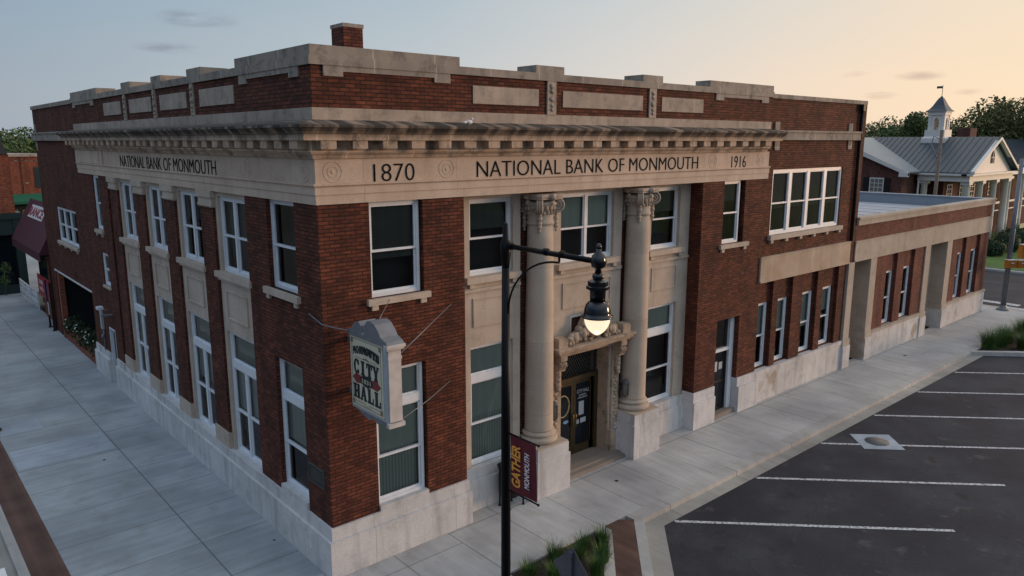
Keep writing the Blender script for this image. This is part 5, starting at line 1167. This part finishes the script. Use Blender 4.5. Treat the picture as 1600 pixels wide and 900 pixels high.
for (x, z0, z1) in ((64, .6, 2.4), (67, .6, 2.4), (69.5, .6, 2.4), (64, 3.9, 5.6), (67, 3.9, 5.6), (69.5, 3.9, 5.6), (74, .8, 2.5), (78, .8, 2.5), (82, .8, 2.5), (74, 4, 5.6), (78, 4, 5.6), (82, 4, 5.6)):
    yy = YF + 2.38 if x < X1 else YF + 3.48
    f_ = MB(); f_.box(x - .6, x + .6, yy - .04, yy, z0, z0 + .1); f_.box(x - .6, x + .6, yy - .04, yy, z1 - .1, z1); f_.box(x - .6, x - .5, yy - .04, yy, z0 + .1, z1 - .1); f_.box(x + .5, x + .6, yy - .04, yy, z0 + .1, z1 - .1)
    for q in (1, 2, 3): f_.box(x - .5, x + .5, yy - .03, yy, z0 + (z1 - z0) * q / 4, z0 + (z1 - z0) * q / 4 + .05)
    f_.box(x - .03, x + .03, yy - .031, yy, z0 + .1, z1 - .1)
    WW = part('window', f_, 'house_white', H); g_ = MB(); g_.box(x - .5, x + .5, yy - .02, yy - .01, z0 + .1, z1 - .1); part('pane', g_, 'door_glass', WW)
f_ = MB(); f_.box(58.33, 58.4, 13.7, 14.9, 4.6, 6.2); WW = part('window', f_, 'house_white', H)
g_ = MB(); g_.box(58.31, 58.33, 13.8, 14.8, 4.7, 6.1); part('pane', g_, 'lantern_glass', WW)
g_ = MB()
for q in (1, 2, 3): g_.box(58.30, 58.31, 13.8, 14.8, 4.68 + .35 * q, 4.72 + .35 * q)
for q in (1, 2): g_.box(58.295, 58.309, 13.8 + .33 * q - .02, 13.82 + .33 * q, 4.7, 6.1)
part('glazing_bar', g_, 'house_white', WW)
g_ = MB(); g_.box(58.3, 58.36, 13.2, 13.68, 4.6, 6.2); part('shutter', g_, 'black_matte', WW)
g_ = MB(); g_.box(58.3, 58.36, 14.92, 15.4, 4.6, 6.2); part('shutter', g_, 'black_matte', WW)
dp = MB(); dp.tube([(X0 - .1, 11.9, ZE - .3), (X0 - .1, 11.9, 0)], .08, 8); part('downspout', dp, 'house_white', H)
# cupola
CX, CY = XC, 12.7
c = MB(); c.box(CX - 1.55, CX + 1.55, CY - 1.55, CY + 1.55, 8.7, 9.75)
c.hexa([(CX - 1.55, CY - 1.55, 9.75), (CX + 1.55, CY - 1.55, 9.75), (CX + 1.55, CY + 1.55, 9.75), (CX - 1.55, CY + 1.55, 9.75), (CX - 1.3, CY - 1.3, 9.95), (CX + 1.3, CY - 1.3, 9.95), (CX + 1.3, CY + 1.3, 9.95), (CX - 1.3, CY + 1.3, 9.95)])
c.box(CX - 1.28, CX + 1.28, CY - 1.28, CY + 1.28, 9.95, 10.7); CUP = part('cupola', c, 'house_white', H)
c = MB()
for sx_ in (-1, 1):
    for sy_ in (-1, 1): c.box(CX + sx_ * .85 - .18, CX + sx_ * .85 + .18, CY + sy_ * .85 - .18, CY + sy_ * .85 + .18, 10.7, 12.3)
for (dx, dy) in ((1, 0), (-1, 0), (0, 1), (0, -1)):     # arch panels
    U = (0, 1, 0) if dx else (1, 0, 0); o_ = (CX + dx * .9 - (.06 if dx else 0), CY + dy * .9 - (.06 if dy else 0), 10.7); Wd = (1, 0, 0) if dx else (0, 1, 0)
    for s_ in (-1, 1):
        poly = [(s_ * .68, 0), (s_ * .68, 1.6), (0, 1.6), (0, 1.3)] + [(s_ * .3 * math.sin(t_ * math.pi / 12), 1.0 + .3 * math.cos(t_ * math.pi / 12)) for t_ in range(1, 7)] + [(s_ * .3, 0)]
        c.prism(poly, o_, U, (0, 0, 1), Wd, .12)
c.box(CX - 1.1, CX + 1.1, CY - 1.1, CY + 1.1, 12.3, 12.65); c.box(CX - 1.25, CX + 1.25, CY - 1.25, CY + 1.25, 12.65, 12.75); part('belfry', c, 'house_white', CUP)
c = MB(); prof = [(1.95, 12.75), (1.5, 12.95), (1.05, 13.35), (.7, 13.8), (.4, 14.15), (.35, 14.2)]; c.lathe(prof, (CX, CY, 0), 4, smooth=False, rot=math.pi / 4); part('cupola_roof', c, 'metal_roof', CUP)
c = MB(); c.tube([(CX, CY, 14.2), (CX, CY, 15.6)], .04, 6); c.box(CX - .02, CX + .02, CY, CY + .75, 15.25, 15.5); c.lathe([(.25, 14.18), (.15, 14.35), (.05, 14.4)], (CX, CY, 0), 8); part('weathervane', c, 'iron', CUP)
bl = MB(); bl.lathe([(.3, 11.0), (.26, 11.15), (.16, 11.4), (.05, 11.45)], (CX, CY, 0), 12); part('bell', bl, 'brass', CUP)
def squeeze(o):
    for q in o.data.vertices:
        q.co.x = (q.co.x + 66 - CX) * .64 + CX - 66; q.co.y = (q.co.y + 12 - CY) * .64 + CY - 12; q.co.z = 9.46 + (q.co.z - 9.75) * .78
    for ch_ in o.children: squeeze(ch_)
squeeze(CUP)
# shrubs before the house
rs = random.Random(9)
for (x, y, r, lab) in ((63, 6.3, 1.0, 'low dark shrub on the lawn next to the annex corner'), (66.5, 6.4, 1.25, 'dark rounded shrub at the foot of the second white column'), (70, 6.8, 1.3, 'large dark shrub behind the grey signal pole'), (74, 7.2, 1.2, 'dark shrub right of the signal pole, before the balcony'), (78.5, 7.4, 1.2, 'dark shrub at the right edge by the house')):
    b_ = MB(); crown(b_, [((x, y, r * .7), (r, r, r * .8)), ((x + .5, y + .3, r * .6), (r * .8, r * .8, r * .6)), ((x - .6, y, r * .5), (r * .7, r * .7, r * .55))], 1500, .11, rs); b_.blob((x, y, r * .6), (r * .8, r * .8, r * .7), 12, .1, rs)
    tag(b_.build('shrub', 'shrub_leaf'), lab, 'shrub', 'shrubs before the columned house')
# ------------------------------------------------------------------ poles and signals
UP = thing('utility_pole', 'weathered wooden utility pole behind the annex, in front of the grey metal roof', 'utility pole', (41.1, 3.5, 0))
b_ = MB(); b_.tube([(41.1, 3.5, 0), (41.1, 3.5, 9.85)], [.13, .09], 10); part('pole', b_, 'wood_pole', UP)
b_ = MB(); b_.tube([(41.1, 3.5, 9.3), (41.1, 3.9, 9.5), (41.1, 4.0, 9.0), (41.1, 3.6, 8.2)], .03, 6); part('conduit', b_, 'galvanised', UP)
SPX, SPY = 40.63, -.80
TS = thing('signal_pole', 'grey steel signal pole with amber signal heads and green street sign', 'traffic signal', (SPX, SPY, 0))
b_ = MB(); b_.lathe([(.33, 0), (.33, .06), (.2, .1), (.17, .25), (.13, .3), (.15, .31)], (SPX, SPY, 0), 18); part('base', b_, 'galvanised', TS)
b_ = MB(); b_.tube([(SPX, SPY, .2), (SPX, SPY, 8.3)], [.145, .10], 14); b_.tube([(SPX, SPY, 7.9), (SPX + 5, SPY - 6, 8.4)], [.07, .05], 8); part('pole', b_, 'galvanised', TS)
for k, (x, y, z) in enumerate(((SPX - .32, SPY - .18, 2.65), (SPX + .05, SPY - .58, 2.65), (SPX + .45, SPY - .55, 3.3))):
    b_ = MB(); hh = .42 if k < 2 else .75; b_.box(x - .24, x + .24, y - .16, y + .16, z - hh / 2, z + hh / 2, rz=R_(-38)); HD = part('signal_head', b_, 'amber', TS)
    g_ = MB(); a = R_(-38 - 90); nx, ny = math.cos(a), math.sin(a)
    g_.box(x - .21 + nx * .17, x + .21 + nx * .17, y - .012 + ny * .17, y + .012 + ny * .17, z - hh / 2 + .03, z + hh / 2 - .03, rz=R_(-38)); part('lens', g_, 'amber_dark', HD)
    g_ = MB(); g_.box(x - .15 + nx * .19, x + .05 + nx * .19, y - .004 + ny * .19, y + .004 + ny * .19, z + .05, z + .09, rz=R_(-38)); g_.box(x + .0 + nx * .19, x + .05 + nx * .19, y - .004 + ny * .19, y + .004 + ny * .19, z - .12, z + .05, rz=R_(-38)); g_.box(x - .25, x + .25, y - .17, y + .17, z + hh / 2, z + hh / 2 + .02, rz=R_(-38)); part('marking', g_, 'white_paint', HD)
b_ = MB(); b_.box(SPX + .15, SPX + 1.1, SPY - .25, SPY - .23, 4.55, 4.80); SS = part('street_name_sign', b_, 'green_sign', TS)
b_ = MB(); b_.tube([(SPX, SPY, 4.7), (SPX + .2, SPY - .24, 4.7)], .02, 6); part('bracket', b_, 'galvanised', TS)

# ------------------------------------------------------------------ left background
YG = 40.35
S1 = thing('corner_shop', 'corner shop with dark green storefront, brick upper wall and black turret', 'shop', (-4, 42, 0))
b_ = MB(); b_.box(-12, .5, YG + .1, 55, 4.9, 8.4); part('wall', b_, 'brick_orange', S1)
b_ = MB(); b_.box(-12, .75, YG, 55, 4.55, 4.92); b_.box(.3, .75, YG + .05, 55, 0, 4.55); b_.box(-1.7, -1.35, YG + .05, 41, 0, 4.55); b_.box(-12, .3, YG + .1, YG + .3, 3.6, 4.55); b_.box(-12, .3, YG + .12, YG + .3, 0, .55); part('storefront', b_, 'store_green', S1)
b_ = MB(); b_.box(-12, .3, YG + .35, YG + .4, .5, 3.6); part('shop_window', b_, 'door_glass', S1)
b_ = MB(); b_.hexa([(-4, YG, 8.4), (.45, YG, 8.4), (.45, 46, 8.4), (-4, 46, 8.4), (-3.6, YG + .4, 10.9), (-.25, YG + .4, 10.9), (-.25, 45.6, 10.9), (-3.6, 45.6, 10.9)]); part('turret', b_, 'slate_dark', S1)
b_ = MB(); b_.box(-3.8, .2, YG + .2, 45.8, 10.9, 11.0); b_.tube([(-.05, YG + .3, 10.9), (-.05, YG + .3, 11.9)], .05, 6); b_.box(-.7, .4, YG + .2, YG + .4, 11.8, 12.0); part('turret_cap', b_, 'slate_dark', S1)
rs = random.Random(4)
b_ = MB(); crown(b_, [((-.6, YG - .25, .9), (.35, .3, .4)), ((-.4, YG - .3, 1.7), (.3, .25, .35))], 500, .05, rs); b_.tube([(-.55, YG - .28, 0), (-.5, YG - .28, 1.5)], .03, 5)
tag(b_.build('potted_shrub', 'leaf'), 'small green plant in the dark storefront at the left edge', 'plant')
S2 = thing('brick_shop', 'long red brick shop with pale coping and green awning far down the street at left', 'shop', (6, 75, 0))
b_ = MB(); b_.box(-6, 14, 75, 84, 0, 7.65); b_.box(6.1, 6.3, 74.9, 75, 3, 7.6); part('wall', b_, 'brick_orange', S2)
b_ = MB(); b_.box(-6.1, 14.1, 74.85, 84, 7.65, 7.9); 
for k in range(5): b_.box(5.6 + .42 * k, 5.9 + .42 * k, 74.95, 75.0, 7.22, 7.32)
b_.box(6.2, 6.6, 74.95, 75, 5.0, 5.12); part('coping', b_, 'panel_stone', S2)
b_ = MB(); b_.hexa([(4.2, 74.0, 3.05), (9.5, 74.0, 3.05), (9.5, 75, 3.05), (4.2, 75, 3.05), (4.2, 74.0, 3.3), (9.5, 74.0, 3.3), (9.5, 74.95, 4.0), (4.2, 74.95, 4.0)]); part('awning', b_, 'awning_green', S2)
b_ = MB(); b_.box(7.2, 7.9, 74.92, 75, 4.6, 6.6); part('window', b_, 'store_green', S2)
b_ = MB(); b_.box(4.2, 9.5, 74.9, 75.0, .3, 3.0); part('shop_window', b_, 'dark_room', S2)
for k in range(9):
    x = 4.75 + (k % 5) * .42 + rs.uniform(-.1, .1); y = 73.2 - (k // 5) * .6; z = .9 + (k % 3) * .35 + (k // 5) * -.3
    b_ = MB(); crown(b_, [((x, y, 1.9 - (k // 5) * .8), (.2, .2, .7))], 320, .07, rs); b_.tube([(x, y, 0), (x, y, 1.9)], .03, 5)
    if k < 6:
        tag(b_.build('golden_shrub', 'gold_leaf'), ['golden leafed shrub below the green awning, leftmost', 'golden shrub below the green awning, second from left', 'golden shrub at the middle of the green awning', 'golden shrub right of the middle under the green awning', 'golden shrub under the green awning, rightmost', 'golden shrub in front of the row under the green awning'][k], 'shrub', 'golden shrubs below the green awning')
S3 = thing('awning_shop', 'low shop next to the bank with a large maroon awning carrying a white sign', 'shop', (3, 32, 0))
b_ = MB(); b_.box(.78, 9, 28.9, 36.6, 0, 5.7); part('wall', b_, 'brown_panel', S3)
b_ = MB()
b_.hexa([(-.35, 28.5, 3.75), (.78, 28.5, 3.75), (.78, 36.6, 3.75), (-.35, 36.6, 3.75), (-.35, 28.5, 3.85), (.78, 28.5, 6.0), (.78, 36.6, 6.0), (-.35, 36.6, 3.85)]); b_.box(-.36, -.33, 28.5, 36.6, 3.45, 3.86); AW = part('awning', b_, 'awning_maroon', S3)
nv = Vector((-2.15, 0, 1.13)).normalized()
sg = MB(); U = Vector((0, -1, 0)); V = Vector((1.13, 0, 2.15)).normalized(); o_ = Vector((.32, 35.1, 5.12)) + nv * .01
sg.prism([(0, 0), (3.9, 0), (3.9, .72), (0, .72)], o_, U, V, nv, .01); SGN = part('sign_panel', sg, 'white_paint', AW)
sg = MB(); sg.box(-.37, -.355, 28.5, 36.6, 3.43, 3.46); part('awning_edge', sg, 'brown_panel', AW)
text('lettering', 'RANCE', 'sign_board_red', SGN, o_ + nv * .021 + V * .1 + U * .1, U, V, 3.6, .5, .004, bold=.02)
b_ = MB(); b_.box(.7, .78, 29, 36, .4, 3.3); part('shop_window', b_, 'door_glass', S3)
b_ = MB(); b_.box(.25, .45, 29.1, 32.5, 0, 1.3); part('low_wall', b_, 'brick_orange', S3)
PS = thing('post_sign', 'red notice board with white lettering on two black legs beside the gate pier', 'sign', (-.15, 28.3, 0))
b_ = MB(); b_.box(-.17, -.12, 28.6, 32.0, 1.3, 2.5) if False else b_.box(-.10, -.05, 28.65, 31.6, 1.35, 2.45); BD = part('board', b_, 'sign_board_red', PS)
text('lettering', 'DINE', 'banner_white', BD, (-.104, 31.2, 2.0), (0, -1, 0), (0, 0, 1), 1.0, .22, .004); text('lettering', 'OPEN', 'banner_white', BD, (-.104, 31.2, 1.65), (0, -1, 0), (0, 0, 1), 1.0, .2, .004)
b_ = MB(); b_.prism([(.0, .0), (.3, -.25), (.55, .0), (.45, .6), (.2, .7), (.05, .4)], (-.106, 29.6, 1.65), (0, -1, 0), (0, 0, 1), (-1, 0, 0), .004); part('emblem', b_, 'sign_board_blue', BD)
for yy in (28.3, 29.3): b_ = MB(); b_.box(-.16, -.08, yy, yy + .1, 0, 2.4); b_.box(-.2, -.04, yy - .06, yy + .16, 0, .02); part('leg', b_, 'black_matte', PS)
b_ = MB(); b_.box(-.17, -.15, 28.95, 29.1, .7, 1.35); part('flyer', b_, 'white_paint', PS)
FN = thing('ornamental_fence', 'white ornamental openwork fence panel on the far end of the left sidewalk', 'fence', (.2, 37, 0))
b_ = MB()
for k in range(3):
    y0 = 34.1 + k * 1.95; b_.box(.17, .23, y0, y0 + .12, 0, 1.0); b_.box(.17, .23, y0 + 1.8, y0 + 1.92, .1, 1.0); b_.box(.17, .23, y0 + .12, y0 + 1.8, .88, 1.0); b_.box(.17, .23, y0 + .12, y0 + 1.8, .12, .24)
    pts = [(.2, y0 + .2 + 1.5 * j / 16, .56 + .3 * math.sin(j / 16 * 12.6)) for j in range(17)]; b_.tube(pts, .05, 6); pts = [(.2, y0 + .2 + 1.5 * j / 16, .56 - .3 * math.sin(j / 16 * 12.6)) for j in range(17)]; b_.tube(pts, .05, 6)
    for j in (0, 1, 2): b_.blob((.2, y0 + .45 + .5 * j, .56), (.05, .11, .11), 8)
part('panel', b_, 'white_paint', FN)
b_ = MB(); b_.tube([(0.2, 60, 0), (0.2, 60, 13.0)], [.05, .02], 6); b_.blob((.9, 60, 10.9), (.25, .25, .25), 8)
tag(b_.build('mast', 'galvanised'), 'thin tall mast beside the dark turret against the sky', 'mast')
b_ = MB()
for z in (8.2, 7.6): b_.tube([(-12, 62, z + .5), (4, 62, z), (20, 62, z - .4)], .03, 4)
tag(b_.build('overhead_wire', 'black_matte'), 'thin utility wires crossing before the trees at left', 'wires')
# flowers in planters
for i, (y, lab) in enumerate(((20.6, 'leafy planter bush nearest the white pipe under the wide opening'), (21.7, 'leafy planter bush with white blossom in the middle of the wide opening'), (22.8, 'leafy planter bush left of the middle in the wide opening'), (24.2, 'pale flowered planter bush in the wide opening, farther end'), (25.5, 'last planter bush in the wide opening beside the brick pier'))):
    t0 = thing('flower_bush', lab, 'plant', (.3, y, .4), 'bushes in the brick planter')
    b_ = MB(); crown(b_, [((.25, y, .85), (.38, .5, .35)), ((.1, y + .2, .6), (.3, .4, .3))], 420, .06, rs); part('foliage', b_, 'shrub_leaf', t0)
    b_ = MB(); [b_.blob((-.02 + rs.uniform(-.12, .1), y + rs.uniform(-.4, .4), 1.0 + rs.uniform(-.3, .15)), (.04, .05, .035), 6) for _ in range(7 if i in (1, 3) else 3)]; part('blossom', b_, 'flower', t0)
# post at left edge
PO = thing('lamp_base', 'dark round post base standing on a pale concrete square at the left edge', 'post', (-4.3, 14.7, 0))
b_ = MB(); b_.lathe([(.34, 0), (.34, .05), (.26, .07), (.2, .12), (.17, .6), (.12, .75), (.09, 5.0)], (-4.45, 14.7, 0), 18); part('pole', b_, 'black_metal', PO)
b_ = MB(); b_.lathe([(.36, .004), (.36, .03), (.345, .04)], (-4.45, 14.7, 0), 18); part('foot_ring', b_, 'step_stone', PO)
# parked car, only its corner enters the picture
CR = thing('parked_car', 'white parked car at the bottom left, only its corner showing', 'car', (-6.45, 1.6, -.13))
def carprof(y0, y1): return [(y0, .25), (y0, .75), (y0 + .25, .85), (y0 + 1.0, .95), (y0 + 1.7, 1.42), (y0 + 3.1, 1.45), (y0 + 3.7, 1.02), (y1 - .25, .92), (y1, .7), (y1, .25)]
b_ = MB(); b_.prism([(y, z - .0) for y, z in carprof(-.75, 3.75)], (-7.3, 0, -.1), (0, 1, 0), (0, 0, 1), (1, 0, 0), 1.78); part('body', b_, 'car_white', CR)
b_ = MB(); b_.prism([(.3, .98), (.98, 1.38), (2.3, 1.40), (2.85, 1.0)], (-7.31, 0, -.1), (0, 1, 0), (0, 0, 1), (1, 0, 0), 1.80); part('side_window', b_, 'door_glass', CR)
b_ = MB(); b_.box(-6.1, -5.7, 2.9, 3.56, .845, .86); b_.box(-5.80, -5.515, 3.60, 3.76, .45, .58); part('stripe', b_, 'letter', CR)
for (x, y) in ((-5.55, .1), (-5.55, 2.9), (-7.25, .1), (-7.25, 2.9)):
    b_ = MB(); b_.lathe([(.0, -.1), (.31, -.1), (.33, -.06), (.33, .06), (.31, .1), (0, .1)], (x, y, .19), 20, axis=Matrix.Rotation(math.pi / 2, 3, 'Y')); wh = part('wheel', b_, 'rubber', CR)
    b_ = MB(); b_.lathe([(.0, -.105), (.19, -.105), (.19, .105), (0, .105)], (x, y, .19), 14, axis=Matrix.Rotation(math.pi / 2, 3, 'Y')); part('rim', b_, 'aluminium', wh)
for x in (-7.05, -5.75): b_ = MB(); b_.box(x - .17, x + .17, 3.64, 3.77, .38 + .1, .58); part('headlight', b_, 'lantern_glass', CR)
print('OBJECTS', len(bpy.data.objects))
